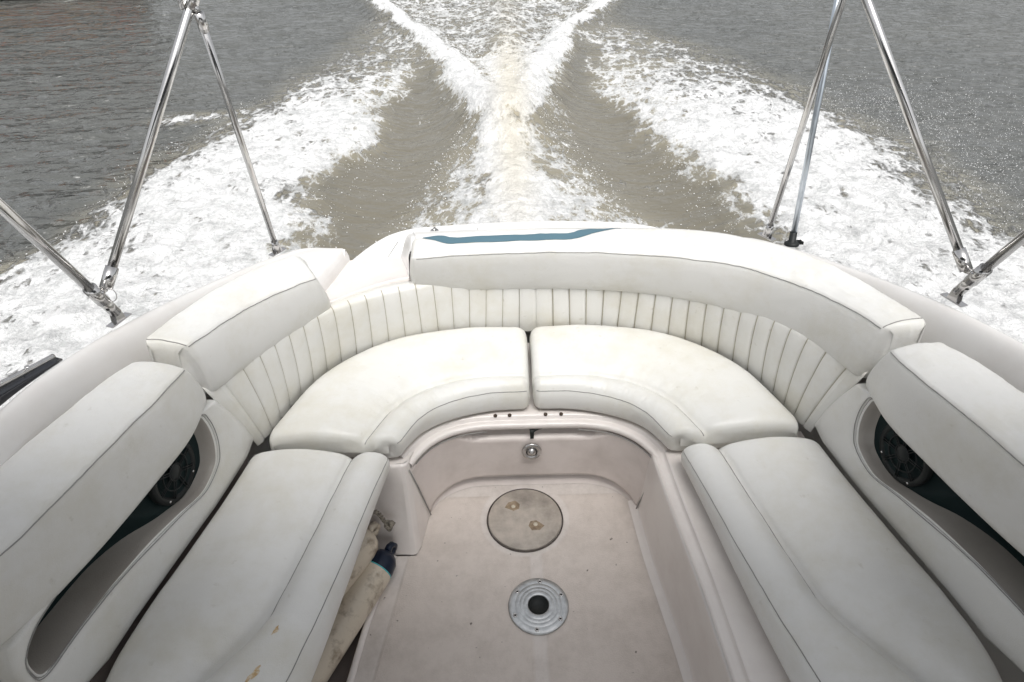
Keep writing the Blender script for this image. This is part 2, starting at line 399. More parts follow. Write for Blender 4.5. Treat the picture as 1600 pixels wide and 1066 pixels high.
def water_fields(X, Y):
    wob = (fbm(X*1.1+3, Y*1.1, 5, .62)-.5)
    wob2 = (fbm(X*3+31, Y*2.2, 4, .6)-.5)
    Xw = X+wob*.55+wob2*.34
    inw = lambda lo, hi, s0, s1: sstep(-s0, s0, Xw-lo)*(1-sstep(-s1, s1, Xw-hi))
    far = np.clip((Y-3)/9, 0, 1)
    lw = inw(at(LOUT, Y), at(LIN, Y), .55, .22)*(1-.48*sstep(5.2, 8.8, Y)); lw *= 1-.75*sstep(9.5, 12, Y)
    rw = inw(at(RIN, Y), at(ROUT, Y), .22, .60)*(1-.48*sstep(5.2, 8.6, Y)); rw *= 1-.75*sstep(9, 11.5, Y)
    # long tongue of foam on the left
    tl = np.exp(-((Y-6.45-.12*(X+3))/.16)**2)*sstep(-3.75, -3.2, X)*(1-sstep(-2.6, -2.3, X))*.8
    core = inw(at(CL, Y), at(CR_, Y), .16, .16)*(1-.5*sstep(6.8, 10, Y))
    sp = inw(at(SL, Y), at(SR, Y), .30, .30)*.56
    fanl = 0
    armw = np.interp(Y, [5, 6, 7.5, 9, 12, 18], [.13, .22, .24, .22, .20, .2])
    Xa = X+wob*.22+wob2*.22; dl = (Xa-at(LARM, Y)); dr = (Xa-at(RARM, Y))
    on = sstep(5.2, 6.0, Y)
    al = np.exp(-(np.where(dl > 0, dl/1.5, dl/.8)/armw)**2)*on*1.1; ar = np.exp(-(np.where(dr < 0, dr/1.5, dr/.8)/armw)**2)*on*1.1
    ins = sstep(-.1, .1, X-at(LARM, Y))*(1-sstep(-.1, .1, X-at(RARM, Y)))*sstep(6.2, 7.2, Y)*.58
    silt = np.exp(-(X/(.11+.010*Y))**2)*sstep(3.0, 5.2, Y)*(1-.6*sstep(7.5, 10, Y))
    core = core*(1-.15*silt*sstep(4.8, 6, Y))
    stir = np.exp(-(np.clip(abs(X)-1.2, 0, 9)/.7)**2)*(1-.6*sstep(5.5, 11, Y))
    foam = np.maximum.reduce([lw, rw, tl, core, sp, np.clip(al, 0, 1), np.clip(ar, 0, 1), ins])
    # heights
    h = .030*(fbm(X*.35+5, Y*.8, 4)-.5)+.018*(fbm(X*1.3+wob, Y*2.2+.5*X, 5, .55)-.5)
    calm = 1-np.clip(foam*1.2, 0, 1)
    inner = np.exp(-(X/2.2)**4)*(1-sstep(10, 14, Y))
    h += .062*(ridged(X*.9+.25*Y, Y*2.6-.45*X, 4)-.5)*calm*(1-.75*inner)
    rough = ridged(X*2.3+wob*2, Y*2.3, 5)-.55
    rough2 = fbm(X*9, Y*8, 4, .6)-.5
    amp = np.clip(foam*1.2-.25, 0, 1)
    h += amp*(.075*rough+.045*rough2)
    h += .07*lw+.07*rw
    h += .17*np.exp(-(dl/.28)**2)*on*(1-.5*sstep(10, 16, Y))+.17*np.exp(-(dr/.28)**2)*on*(1-.5*sstep(10, 16, Y))
    h += .10*np.exp(-(X/.33)**2)*sstep(3, 4.5, Y)
    # hollows either side of the rooster tail
    for sx, c in ((-1, -.98), (1, 1.02)):
        h -= .11*np.exp(-((X-c)/.42)**2)*sstep(2.4, 3.4, Y)*(1-sstep(6, 9.5, Y))
    # pull water clear of the hull
    hull = np.exp(-(np.clip(abs(X)-1.0, 0, 9)/.12)**2)*(1-sstep(2.3, 3.1, Y))*sstep(-6, -5, Y)
    h = h-hull*.30
    fade = 1-sstep(25, 60, np.hypot(X, Y))
    return h*fade, foam*fade, stir*fade, silt*fade
def build_water():
    xs = np.arange(-6.5, 6.5, .022)
    g = [0]; st = .03
    while g[-1] < 3000: g.append(g[-1]+st); st *= 1.06
    ex = np.array(g[1:])
    xs = np.r_[(-6.5-ex)[::-1], xs, 6.5+ex]
    y = 2.6; st = .018; yy = []
    while y < 3000:
        yy.append(y); y += st
        st = .018+.0016*(y-2.6) if y < 16 else st*1.05
    back = []; y = 2.6; st = .02
    while y > -3000: y -= st; st *= 1.07; back.append(y)
    ys = np.array(back[::-1]+yy)
    X, Y = np.meshgrid(xs, ys)
    h, fo, stir, silt = water_fields(X, Y)
    # choppy horizontal offset so that crests sharpen
    gy, gx = np.gradient(h); 
    V = np.stack([X, Y, WZ+h], -1).astype(np.float32).reshape(-1, 3)
    ny, nx = X.shape
    idx = np.arange(ny*nx).reshape(ny, nx)
    Fq = np.stack([idx[:-1, :-1], idx[:-1, 1:], idx[1:, 1:], idx[1:, :-1]], -1).reshape(-1, 4)
    me = bpy.data.meshes.new('water'); me.vertices.add(len(V)); me.vertices.foreach_set('co', V.ravel())
    me.loops.add(Fq.size); me.loops.foreach_set('vertex_index', Fq.ravel().astype(np.int32))
    me.polygons.add(len(Fq)); me.polygons.foreach_set('loop_start', np.arange(0, Fq.size, 4, dtype=np.int32))
    me.polygons.foreach_set('use_smooth', np.ones(len(Fq), bool))
    me.update(calc_edges=True); me.validate()
    at_ = me.attributes.new('foam', 'FLOAT', 'POINT'); at_.data.foreach_set('value', fo.astype(np.float32).ravel())
    at_ = me.attributes.new('stirred', 'FLOAT', 'POINT'); at_.data.foreach_set('value', stir.astype(np.float32).ravel())
    at_ = me.attributes.new('silt', 'FLOAT', 'POINT'); at_.data.foreach_set('value', silt.astype(np.float32).ravel())
    o = bpy.data.objects.new('water', me); COL.objects.link(o); tag(o, kind='structure')
    return o
water = build_water()
def water_material():
    m = bpy.data.materials.new('river_water'); m.use_nodes = True
    n = m.node_tree.nodes; l = m.node_tree.links; b = n['Principled BSDF']
    def M(op, a, c=None, d=None, cl=False):
        k = n.new('ShaderNodeMath'); k.operation = op; k.use_clamp = cl
        for i, v in enumerate((a, c, d)):
            if v is None: continue
            if isinstance(v, (int, float)): k.inputs[i].default_value = v
            else: l.new(v, k.inputs[i])
        return k.outputs[0]
    def noise(scale, det=5, rough=.6, vec=None, dist=0):
        t = n.new('ShaderNodeTexNoise'); t.inputs['Scale'].default_value = scale; t.inputs['Detail'].default_value = det
        t.inputs['Roughness'].default_value = rough; t.inputs['Distortion'].default_value = dist
        l.new(vec, t.inputs['Vector']); return t.outputs[0]
    def rng(v, a, c, d=0, e=1):
        k = n.new('ShaderNodeMapRange'); k.inputs[1].default_value = a; k.inputs[2].default_value = c; k.inputs[3].default_value = d; k.inputs[4].default_value = e
        l.new(v, k.inputs[0]); return k.outputs[0]
    def mapv(sx, sy, rot=0):
        k = n.new('ShaderNodeMapping'); k.inputs['Scale'].default_value = (sx, sy, 1); k.inputs['Rotation'].default_value = (0, 0, rot)
        l.new(g.outputs['Position'], k.inputs['Vector']); return k.outputs[0]
    g = n.new('ShaderNodeNewGeometry'); a = n.new('ShaderNodeAttribute'); a.attribute_name = 'foam'; fo = a.outputs['Fac']
    pos = mapv(1, 1)
    st = mapv(1.5, .8)
    n1 = noise(3.2, 8, .70, st, .35); n2 = noise(19, 5, .65, st, .3)
    n0 = noise(75, 3, .6, st, .2)
    comb = M('ADD', M('ADD', M('MULTIPLY', n1, .62), M('MULTIPLY', n2, .30)), M('MULTIPLY', n0, .08))
    def lace(scale, wd):
        wv = n.new('ShaderNodeTexNoise'); wv.inputs['Scale'].default_value = scale*.6; wv.inputs['Detail'].default_value = 4
        l.new(pos, wv.inputs['Vector'])
        ad = n.new('ShaderNodeVectorMath'); ad.operation = 'MULTIPLY_ADD'; l.new(wv.outputs['Color'], ad.inputs[0])
        ad.inputs[1].default_value = (1.3/scale,)*3; l.new(mapv(1.15, .75), ad.inputs[2])
        v = n.new('ShaderNodeTexVoronoi'); v.feature = 'DISTANCE_TO_EDGE'; v.inputs['Scale'].default_value = scale
        l.new(ad.outputs[0], v.inputs['Vector']); return rng(v.outputs['Distance'], 0, wd, 1, 0)
    lc = M('ADD', M('MULTIPLY', lace(5, .22), .55), M('MULTIPLY', lace(14, .25), .45))
    thr = M('ADD', M('ADD', M('MULTIPLY', fo, .80), M('MULTIPLY', M('SUBTRACT', comb, .5), 2.1)), M('MULTIPLY', M('SUBTRACT', lc, .4), .42))
    foam = rng(thr, .30, .64); foam.node.interpolation_type = 'SMOOTHSTEP'
    # colour of foam: thick = white, thin = grey, with grey shading painted in
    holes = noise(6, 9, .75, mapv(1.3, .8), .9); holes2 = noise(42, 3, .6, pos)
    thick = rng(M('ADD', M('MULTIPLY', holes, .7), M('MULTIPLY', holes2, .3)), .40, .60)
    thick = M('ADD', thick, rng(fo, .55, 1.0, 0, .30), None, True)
    def mix(f, x, y):
        k = n.new('ShaderNodeMix'); k.data_type = 'RGBA'
        for i, v in ((0, f), (6, x), (7, y)):
            if isinstance(v, tuple): k.inputs[i].default_value = (*v, 1)
            else: l.new(v, k.inputs[i])
        return k.outputs[2]
    mud = mix(noise(.5, 4, .6, pos), (.074, .078, .075), (.112, .114, .106))
    sti = n.new('ShaderNodeAttribute'); sti.attribute_name = 'stirred'
    mud = mix(sti.outputs['Fac'], mud, (.155, .143, .112))
    aer = mix(rng(fo, .05, .9), mud, (.27, .25, .19))           # air-filled water near the foam is paler
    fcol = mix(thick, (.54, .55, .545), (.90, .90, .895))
    sl_ = n.new('ShaderNodeAttribute'); sl_.attribute_name = 'silt'
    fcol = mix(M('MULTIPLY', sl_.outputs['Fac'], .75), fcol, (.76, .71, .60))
    aer = mix(M('MULTIPLY', sl_.outputs['Fac'], .8), aer, (.36, .325, .245))
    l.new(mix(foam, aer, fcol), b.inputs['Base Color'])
    l.new(rng(foam, 0, 1, .07, .75), b.inputs['Roughness'])
    b.inputs['IOR'].default_value = 1.333
    l.new(rng(foam, 0, 1, .8, .2), b.inputs['Specular IOR Level'])
    # ripples
    r1 = noise(4.5, 3, .5, mapv(1, 1.8, .2), .5); r2 = noise(22, 2, .5, mapv(1, 1.8, -.1), .2); r3 = noise(1.5, 3, .5, mapv(.8, 2.0, .12), .6)
    hh = M('ADD', M('ADD', M('MULTIPLY', r1, .085), M('MULTIPLY', r2, .010)), M('MULTIPLY', r3, .15))
    hh = M('MULTIPLY', hh, rng(sti.outputs['Fac'], 0, 1, 1, .42))
    f1 = noise(30, 6, .7, pos, .4); f2 = noise(8, 7, .75, pos, .5)
    fh = M('ADD', M('ADD', M('MULTIPLY', f1, .018), M('MULTIPLY', f2, .065)), M('MULTIPLY', lc, .012))
    hmix = M('ADD', M('MULTIPLY', hh, M('SUBTRACT', 1, foam)), M('MULTIPLY', M('ADD', fh, .012), foam))
    bp = n.new('ShaderNodeBump'); bp.inputs['Strength'].default_value = 1; bp.inputs['Distance'].default_value = 1
    l.new(hmix, bp.inputs['Height']); l.new(bp.outputs[0], b.inputs['Normal'])
    return m
water.data.materials.append(water_material())

def droplets():
    bm = bmesh.new(); r = random.Random(5)
    V = []; Fc = []
    octv = [(1, 0, 0), (-1, 0, 0), (0, 1, 0), (0, -1, 0), (0, 0, 1), (0, 0, -1)]
    octf = [(0, 2, 4), (2, 1, 4), (1, 3, 4), (3, 0, 4), (2, 0, 5), (1, 2, 5), (3, 1, 5), (0, 3, 5)]
    X = []; 
    def add(x, y, z, s):
        X.append((x, y, z, s))
    for i in range(8000):                       # sheet of spray off the right side
        x = 3.0+abs(r.gauss(0, 1.0)); y = 2.6+r.random()*4.0
        add(x, y, r.random()**2*.30, .0014+r.random()**3*.0030)
    for i in range(1500):                       # beside the rooster tail
        s = r.choice((-1, 1)); y = 3.2+r.random()*3.2
        lim = np.interp(y, [3.2, 4.2, 6], [.95, .8, .4]); x = s*(lim*(.55+.6*r.random()))
        add(x, y, r.random()**2*.10, .002+r.random()**3*.005)
    for i in range(900):                       # off the crests
        s = r.choice((-1, 1)); y = 5.8+r.random()*5; x = (at(LARM, y) if s < 0 else at(RARM, y))+r.gauss(0, .14)
        add(float(x), y, .1+r.random()**2*.22, .003+r.random()**3*.006)
    for i in range(700):
        s = r.choice((-1, 1)); y = 3+r.random()*4; x = (at(LOUT, y)-abs(r.gauss(0, .12)) if s < 0 else at(ROUT, y)+abs(r.gauss(0, .2)))
        add(float(x), y, r.random()**2*.06, .0018+r.random()**3*.004)
    for i in range(700):
        s = r.choice((-1, 1)); y = 3+r.random()*2.5; x = (at(LIN, y) if s < 0 else at(RIN, y))-s*abs(r.gauss(0, .22))
        add(float(x), y, r.random()**2*.05, .002+r.random()**3*.004)
    A = np.array(X); h = water_fields(A[:, 0], A[:, 1])[0]
    for (x, y, z, s), hh in zip(X, h):
        b0 = len(V)
        for v in octv: V.append((x+v[0]*s, y+v[1]*s, WZ+hh+z+.004+v[2]*s))
        Fc += [tuple(b0+k for k in f) for f in octf]
    o = mesh_obj('spray_droplets', V, Fc, mat('spray', (.9, .9, .9), .3, var=(3, (.8, .8, .8), .4, .7)))
    tag(o, 'fine white spray droplets thrown up over the wake and foam', 'spray', kind='stuff')
droplets()

# ================================================================== BOAT
boat = empty('motor_boat', (0, 0, 0), 'white open motor boat seen from inside its stern cockpit with swim platform aft', 'boat')

# ---- tufted backrest (behind and under the bolsters)
TB = [(0, 1.895, .40), (.12, 1.895, .40), (.22, 1.893, .40), (.34, 1.875, .40), (.48, 1.83, .40), (.60, 1.765, .40), (.69, 1.68, .40), (.76, 1.56, .40), (.80, 1.44, .40), (.83, 1.345, .40)]
TT = [(0, 1.895, .615), (.11, 1.895, .615), (.21, 1.885, .615), (.34, 1.858, .615), (.47, 1.812, .62), (.58, 1.745, .625), (.67, 1.665, .635), (.745, 1.56, .645), (.805, 1.43, .66), (.87, 1.275, .675)]
def tufted():
    n = 1500
    B, T = resample_joint([cr(sym(TB), 400), cr(sym(TT), 400)], n)
    mean = (B+T)/2; L = arcparam(mean); pitchw = .0595; off = (L[-1]/2) % pitchw
    nv = 16; rows = []; NR = 30
    prof = []
    for i in range(n):
        b, t = B[i], T[i]
        tg = mean[min(i+1, n-1)]-mean[max(i-1, 0)]; tg /= np.linalg.norm(tg)
        nrm = np.cross(tg, (t-b)/np.linalg.norm(t-b)); 
        if nrm[1] > 0: nrm = -nrm
        ph = ((L[i]-off+pitchw/2) % pitchw)/pitchw
        puff = .0085*math.sin(math.pi*ph)**.42
        edge = min(L[i], L[-1]-L[i]); puff = puff if edge > .03 else .008*math.sqrt(max(0, edge/.03))
        col = []
        for k in range(nv):
            v = k/(nv-1)
            e = min(1, (1-v)*6)**.5 if v > .8 else 1
            col.append(b+(t-b)*v+nrm*(puff*(.35+.65*e)+.006*math.sin(math.pi*v)))
        # rounded top edge curling back
        back = -nrm; back[2] = 0; back /= np.linalg.norm(back)
        top = col[-1]
        for a in (25, 50, 75, 90): 
            a = math.radians(a); col.append(top+back*(.016*(1-math.cos(a)))+np.array((0, 0, .016*math.sin(a)))+nrm*0)
        col.append(col[-1]+back*.03); col.append(col[-1]+back*.008-np.array((0, 0, .03)))
        rows.append(col)
    G = np.array(rows); V, Fc = grid_mesh(G)
    o = mesh_obj('pleated_backrest', V, Fc, VINYL2)
    tag(o, 'long curved white backrest with vertical pleats, wrapping round the aft seats under the bolsters', 'backrest')
    # grooves: yellowish-grey thread lines
    Lk = np.arange(off-pitchw/2, L[-1], pitchw)
    for Lg in np.arange(off % pitchw, L[-1], pitchw):
        if Lg < .05 or Lg > L[-1]-.05: continue
        i = int(np.argmin(abs(L-(Lg-pitchw/2+pitchw/2))))
        # locate the local groove bottom
        i = min(range(max(0, i-35), min(n, i+35)), key=lambda q: abs(((L[q]-off+pitchw/2) % pitchw)/pitchw-0) if True else 0)
        tube_obj('pleat_seam', [tuple(G[i][j]+np.array((0, -.0006, .0003))) for j in range(1, nv+4)], .0017, PIPE, o, seg=6)
    return o, G
tufted()

# ---- aft bolsters
gB = 'headrest bolsters round the cockpit'
LIP = [(-.405, 1.885, .585), (-.2, 1.885, .58), (0, 1.885, .58), (.2, 1.872, .58), (.40, 1.828, .585), (.53, 1.770, .59), (.63, 1.70, .60), (.72, 1.61, .612), (.78, 1.51, .625), (.825, 1.39, .645), (.86, 1.275, .665)]
CRE = [(-.385, 1.825, .75), (-.2, 1.845, .75), (0, 1.850, .75), (.2, 1.842, .75), (.40, 1.80, .757), (.55, 1.742, .768), (.65, 1.68, .78), (.73, 1.595, .79), (.79, 1.50, .805), (.84, 1.375, .825), (.872, 1.262, .835)]
BTP = [(-.392, 1.94, .765), (-.2, 1.962, .768), (0, 1.970, .77), (.22, 1.968, .77), (.44, 1.945, .775), (.61, 1.885, .79), (.735, 1.80, .803), (.82, 1.69, .82), (.885, 1.56, .835), (.935, 1.41, .848), (.975, 1.262, .855)]
BBT = [(p[0], p[1], q[2]-.01) for p, q in zip(BTP, LIP)]
bol_r, _ = cushion('long_bolster', LIP, CRE, BTP, BBT, VINYL, n=240, crown=.012, front=.012, endr=.022, seams=('front', 'last'), endbow=.006)
tag(bol_r, 'longest white bolster, curving from the stern to the right, blue-grey stripe on top', 'backrest cushion', gB)
sl = slice(5, 11)
def left_keys(K): 
    ks = [(-p[0], p[1], p[2]) for p in K[6:]][::-1]
    return ks
LL = [(-.86, 1.275, .665), (-.825, 1.375, .648), (-.79, 1.47, .632), (-.745, 1.57, .62), (-.69, 1.66, .607), (-.635, 1.745, .597)]
LC = [(-.872, 1.262, .835), (-.838, 1.36, .825), (-.80, 1.46, .81), (-.75, 1.55, .797), (-.70, 1.62, .787), (-.645, 1.683, .778)]
LB = [(-.975, 1.262, .855), (-.945, 1.375, .85), (-.905, 1.50, .84), (-.86, 1.61, .827), (-.80, 1.715, .812), (-.722, 1.79, .798)]
LBB = [(p[0], p[1], q[2]-.01) for p, q in zip(LB, LL)]
o, _ = cushion('short_bolster', LL, LC, LB, LBB, VINYL, n=120, crown=.014, front=.014, endr=.026, seams=('front', 'first'), endbow=.006)
tag(o, 'short curved white bolster at the stern left corner, beside the walkway gap', 'backrest cushion', gB)
# stripe on the long bolster
bm = bmesh.new(); bm.from_mesh(bol_r.data); bvh = BVHTree.FromBMesh(bm); bm.free()
def inlay(name, outline_lo, outline_hi, m, parent, n=60, nv=6, lift=.0016):
    lo = cr(outline_lo, n); hi = cr(outline_hi, n); G = np.zeros((n, nv, 3))
    for i in range(n):
        for j in range(nv):
            p = lo[i]+(hi[i]-lo[i])*j/(nv-1)
            hit = bvh.ray_cast(Vector((p[0], p[1], 1.2)), Vector((0, 0, -1)))
            z = hit[0].z if hit[0] else .77
            nr = hit[1] if hit[0] else Vector((0, 0, 1))
            G[i, j] = (p[0]+nr.x*lift, p[1]+nr.y*lift, z+abs(nr.z)*lift)
    V, Fc = grid_mesh(G); return mesh_obj(name, V, Fc, m, parent)
inlay('stripe', [(-.352, 1.925), (-.325, 1.912), (-.27, 1.888), (-.22, 1.888), (-.1, 1.892), (0, 1.895), (.1, 1.897), (.16, 1.900), (.22, 1.925), (.30, 1.950), (.34, 1.962)],
      [(-.350, 1.934), (-.30, 1.943), (-.255, 1.925), (-.21, 1.922), (-.1, 1.926), (0, 1.929), (.1, 1.931), (.15, 1.935), (.19, 1.955), (.27, 1.966), (.342, 1.966)], TEALV, bol_r)

# ---- side bolsters
SBL = [(.864, 1.262, .665), (.853, 1.12, .66), (.878, .98, .66), (.905, .86, .66), (.937, .75, .66), (.975, .64, .665), (1.02, .54, .69), (1.06, .50, .73)]
SBC = [(.842, 1.195, .832), (.850, 1.09, .845), (.880, .955, .85), (.912, .82, .85), (.942, .71, .85), (.978, .61, .85), (1.02, .50, .85), (1.06, .44, .85)]
SBT = [(.955, 1.195, .855), (.995, 1.10, .862), (1.025, 1.0, .865), (1.058, .88, .87), (1.085, .76, .87), (1.11, .64, .87), (1.135, .52, .87), (1.15, .44, .87)]
SBB = [(p[0], p[1], .66) for p in SBT]
def side_bolster(mirror, label):
    K = [mir(k) if mirror else k for k in (SBL, SBC, SBT, SBB)]
    o, _ = cushion('side_bolster', *K, VINYL, n=160, crown=.016, front=.012, endr=.020, seams=('front',), endbow=.008)
    return tag(o, label, 'backrest cushion', gB)
side_bolster(True, 'white padded side bolster along the left gunwale, above the left speaker pocket')
side_bolster(False, 'white padded side bolster along the right gunwale, above the right speaker pocket')

# ---- aft seat cushions
gS = 'white vinyl seat cushions'
AFB = [(.006, 1.535, .335), (.14, 1.527, .335), (.265, 1.490, .335), (.36, 1.430, .335), (.425, 1.325, .335)]
AFT = [(.006, 1.535, .418), (.14, 1.530, .418), (.26, 1.495, .418), (.345, 1.430, .418), (.405, 1.315, .418)]
ABT = [(.006, 1.868, .435), (.24, 1.868, .435), (.49, 1.805, .435), (.69, 1.63, .435), (.805, 1.345, .430)]
ABB = [(p[0], p[1], .335) for p in ABT]
def rot90(u): return u
def aft_seat(mirror, label):
    K = [mir(k) if mirror else k for k in (AFB, AFT, ABT, ABB)]
    o, _ = cushion('seat_cushion', *K, VINYL2, n=170, groove=lambda s: .21+.05*s, crown=.034, roll=.028, front=.010, endr=.034,
                   seams=('front', 'groove'), endbow=.002, gdep=.005)
    return tag(o, label, 'seat cushion', gS)
aft_seat(True, 'curved aft seat cushion left of the centre seam, creamy white')
aft_seat(False, 'curved aft seat cushion right of the centre seam, creamy white')

# ---- lounge cushions
LFB = [(.440, 1.300, .34), (.470, 1.09, .34), (.493, .90, .34), (.520, .70, .34), (.56, .50, .34), (.62, .34, .34)]
LFT = [(.420, 1.280, .418), (.450, 1.14, .418), (.485, .95, .418), (.523, .77, .418), (.565, .60, .418), (.62, .42, .418)]
LBT = [(.818, 1.300, .425), (.848, 1.13, .425), (.885, .96, .425), (.925, .79, .425), (.938, .64, .425), (.90, .46, .425)]
LBB_ = [(p[0], p[1], .335) for p in LBT]
def lounge(mirror, label):
    K = [mir(k) if mirror else k for k in (LFB, LFT, LBT, LBB_)]
    gf = lambda s: .27+.02*s+.6*max(0, (s-.58)/.42)**1.6 if s > .58 else .27+.02*s
    gg = lambda s: min(.93, gf(s))
    o, _ = cushion('lounge_cushion', *K, VINYL, n=170, groove=gg, crown=.036, roll=.031, front=.010, endr=.034,
                   seams=('front', 'groove'), endbow=.002, gdep=.005)
    return tag(o, label, 'seat cushion', gS)
lo_l = lounge(True, 'long left side lounge cushion with small orange stains, fenders stowed under its edge')
lounge(False, 'long right side lounge cushion resting on the closed fiberglass base')
# stains on the left lounge cushion
bm = bmesh.new(); bm.from_mesh(lo_l.data); bvh2 = BVHTree.FromBMesh(bm); bm.free()
rs = random.Random(2); SM = mat('orange_stain', (.50, .33, .15), .6, var=(160, (.66, .58, .45), .40, .60))
for (cx_, cy_, a_, b_, rot) in ((-.597, .741, .0045, .010, -.5), (-.618, .648, .006, .017, -.55), (-.640, .622, .004, .006, 0)):
    ring = []; bm = bmesh.new()
    for k in range(22):
        t = 2*math.pi*k/22; q = 1+.3*math.sin(3*t+rs.random()*2)+rs.uniform(-.15, .15)
        x0, y0 = a_*q*math.cos(t), b_*q*math.sin(t)
        x, y = cx_+x0*math.cos(rot)-y0*math.sin(rot), cy_+x0*math.sin(rot)+y0*math.cos(rot)
        h = bvh2.ray_cast(Vector((x, y, 1)), Vector((0, 0, -1))); ring.append(bm.verts.new((x, y, (h[0].z if h[0] else .43)+.0006)))
    bm.faces.new(ring); bm_obj('stain', bm, SM, lo_l)

# ---- ledge, aft base, panel
def plan(K, z, dy=0, dx=0): return [(p[0]+math.copysign(dx, p[0]) if p[0] else 0, p[1]+dy, z) for p in K]
LED = [(0, 1.490), (.09, 1.490), (.18, 1.486), (.26, 1.465), (.32, 1.425), (.358, 1.375), (.378, 1.335)]
def led(z, o):      # offset outward (aft) by o
    k = np.array(sym([(p[0], p[1], z) for p in LED])); t = np.gradient(k, axis=0); t /= np.linalg.norm(t, axis=1)[:, None]
    nrm = np.stack([-t[:, 1], t[:, 0], 0*t[:, 0]], 1)
    q = k+nrm*o; return [tuple(v) for v in q]
surface('seat_ledge', [led(.328, .42), led(.330, .09), led(.331, .045), led(.329, .030), led(.321, .024), led(.316, .020), led(.3155, .010), led(.312, .002), led(.304, -.001), led(.296, .001), led(.290, .007), led(.287, .03)], GEL, boat, n=120, per=3)
PB = [(0, 1.494, .056), (.09, 1.494, .056), (.205, 1.490, .055), (.275, 1.466, .050), (.318, 1.434, .036), (.338, 1.410, .026), (.352, 1.385, .010)]
def access_panel():
    n, nv = 140, 30
    T = cr(led(.289, .004), n); B = cr([(p[0], p[1]+.006, p[2]) for p in sym(PB)], n)
    T[:, 2] = .283
    G = np.zeros((n, nv, 3))
    for i in range(n):
        x = T[i][0]
        rec = sstep(.20, .125, abs(x))  # finger recess near the centre
        for j in range(nv):
            v = j/(nv-1); p = B[i]+(T[i]-B[i])*v
            q = sstep(.265, .17, abs(x)); d = sstep(.985-.165*q, 1.0-.14*q, v)*.050*q
            hollow = .004*math.sin(math.pi*v)
            G[i, j] = p+np.array((0, d+hollow*0, 0))
    V, Fc = grid_mesh(G); o = mesh_obj('access_panel', V, Fc, GELD, boat)
    s = o.modifiers.new('s', 'SOLIDIFY'); s.thickness = .008; s.offset = 1
    return o
panel = access_panel()
for s_ in (-1, 1):
    tube_obj('panel_seam', [(s_*.3835, 1.322, .300), (s_*.372, 1.345, .20), (s_*.360, 1.366, .09), (s_*.350, 1.380, .006)], .0022, SEAM, panel, seg=6)
Pq = cr(led(.2855, .002), 120); tube_obj('panel_seam', [tuple(p) for p in Pq[6:44]], .0018, SEAM, panel, seg=6); tube_obj('panel_seam', [tuple(p) for p in Pq[76:114]], .0018, SEAM, panel, seg=6)
surface('aft_inner_wall', [plan(sym([(p[0], p[1]+.05) for p in PB]), .30), plan(sym([(p[0], p[1]+.035) for p in PB]), .06), plan(sym([(p[0], p[1]+.025) for p in PB]), .02), plan(sym([(p[0], p[1]+.01) for p in PB]), .0015)], GELD, boat, n=80, per=5)
# latch in the panel
M = align((-.002, 1.486, .192), (0, -1, .12))
bm = bmesh.new(); lathe(bm, [(.034, -.002), (.034, .002), (.032, .0038), (.021, .0036), (.0185, .001), (.0185, -.001), (0, -.001)], M, 40)
lt = bm_obj('latch', bm, STEEL, panel)
bm = bmesh.new(); lathe(bm, [(.0150, 0), (.0150, .004), (.012, .009), (.006, .0115), (0, .012)], M, 24); box(bm, (0, 0, .0122), (.012, .003, .0016), M)
bm_obj('lock_cylinder', bm, STEEL, lt)
# strap hanging over the panel top
surface('strap', [[(-.009, 1.497, .288), (.006, 1.497, .288)], [(-.008, 1.488, .280), (.006, 1.488, .280)], [(-.007, 1.486, .262), (.0055, 1.4865, .262)], [(-.0065, 1.4865, .252), (.005, 1.487, .253)]], BLACK, boat, n=6, per=4, thick=.003)
surface('strap_tail', [[(.006, 1.494, .289), (.040, 1.496, .291)], [(.006, 1.490, .279), (.018, 1.494, .286)]], BLACK, boat, n=10, per=1, thick=.003)
for x in (-.120, -.073, .045, .096):
    bm = bmesh.new(); lathe(bm, [(.0064, 0), (.0064, .0025), (.0050, .0048), (.0026, .0054), (.0020, .003), (0, .003)], align((x, 1.521-.10*x*x, .329), (0, -.15, 1)), 18)
    bm_obj('snap_stud', bm, mat('bronze_stud', (.06, .045, .035), .35, .8, var=(80, (.12, .09, .07), .4, .7)) if x < -.1 else bpy.data.materials['bronze_stud'], boat)

# ---- floor
bm = bmesh.new()
fl = [(-.455, 1.225), (-.50, 1.02), (-.525, .82), (-.56, .5), (-.62, -.2), (-.66, -.8), (.50, -.8), (.47, -.2), (.43, .5), (.402, .82), (.385, 1.02), (.36, 1.26), (.40, 1.40), (.36, 1.56), (-.36, 1.56), (-.40, 1.40), (-.385, 1.225)]
bm.faces.new([bm.verts.new((x, y, 0)) for x, y in fl]); bmesh.ops.triangulate(bm, faces=bm.faces)
bm_obj('cockpit_floor', bm, FLOORM, boat, smooth=False)
# raised edge of the floor on the left, then the stowage trough
surface('floor_edge', [[(-.448, 1.222, .0015), (-.493, 1.02, .0015), (-.518, .82, .0015), (-.553, .5, .0015), (-.653, -.8, .0015)],
    [(-.452, 1.224, .006), (-.497, 1.02, .006), (-.522, .82, .006), (-.557, .5, .006), (-.657, -.8, .006)],
    [(-.459, 1.226, .008), (-.505, 1.02, .008), (-.53, .82, .008), (-.565, .5, .008), (-.665, -.8, .008)],
    [(-.466, 1.228, .003), (-.512, 1.02, .003), (-.538, .82, .003), (-.573, .5, .003), (-.673, -.8, .003)],
    [(-.470, 1.23, -.03), (-.516, 1.02, -.03), (-.542, .82, -.03), (-.577, .5, -.03), (-.677, -.8, -.03)],
    [(-.474, 1.23, -.065), (-.52, 1.02, -.065), (-.546, .82, -.065), (-.581, .5, -.065), (-.681, -.8, -.065)]], GEL, boat, n=50, per=3)
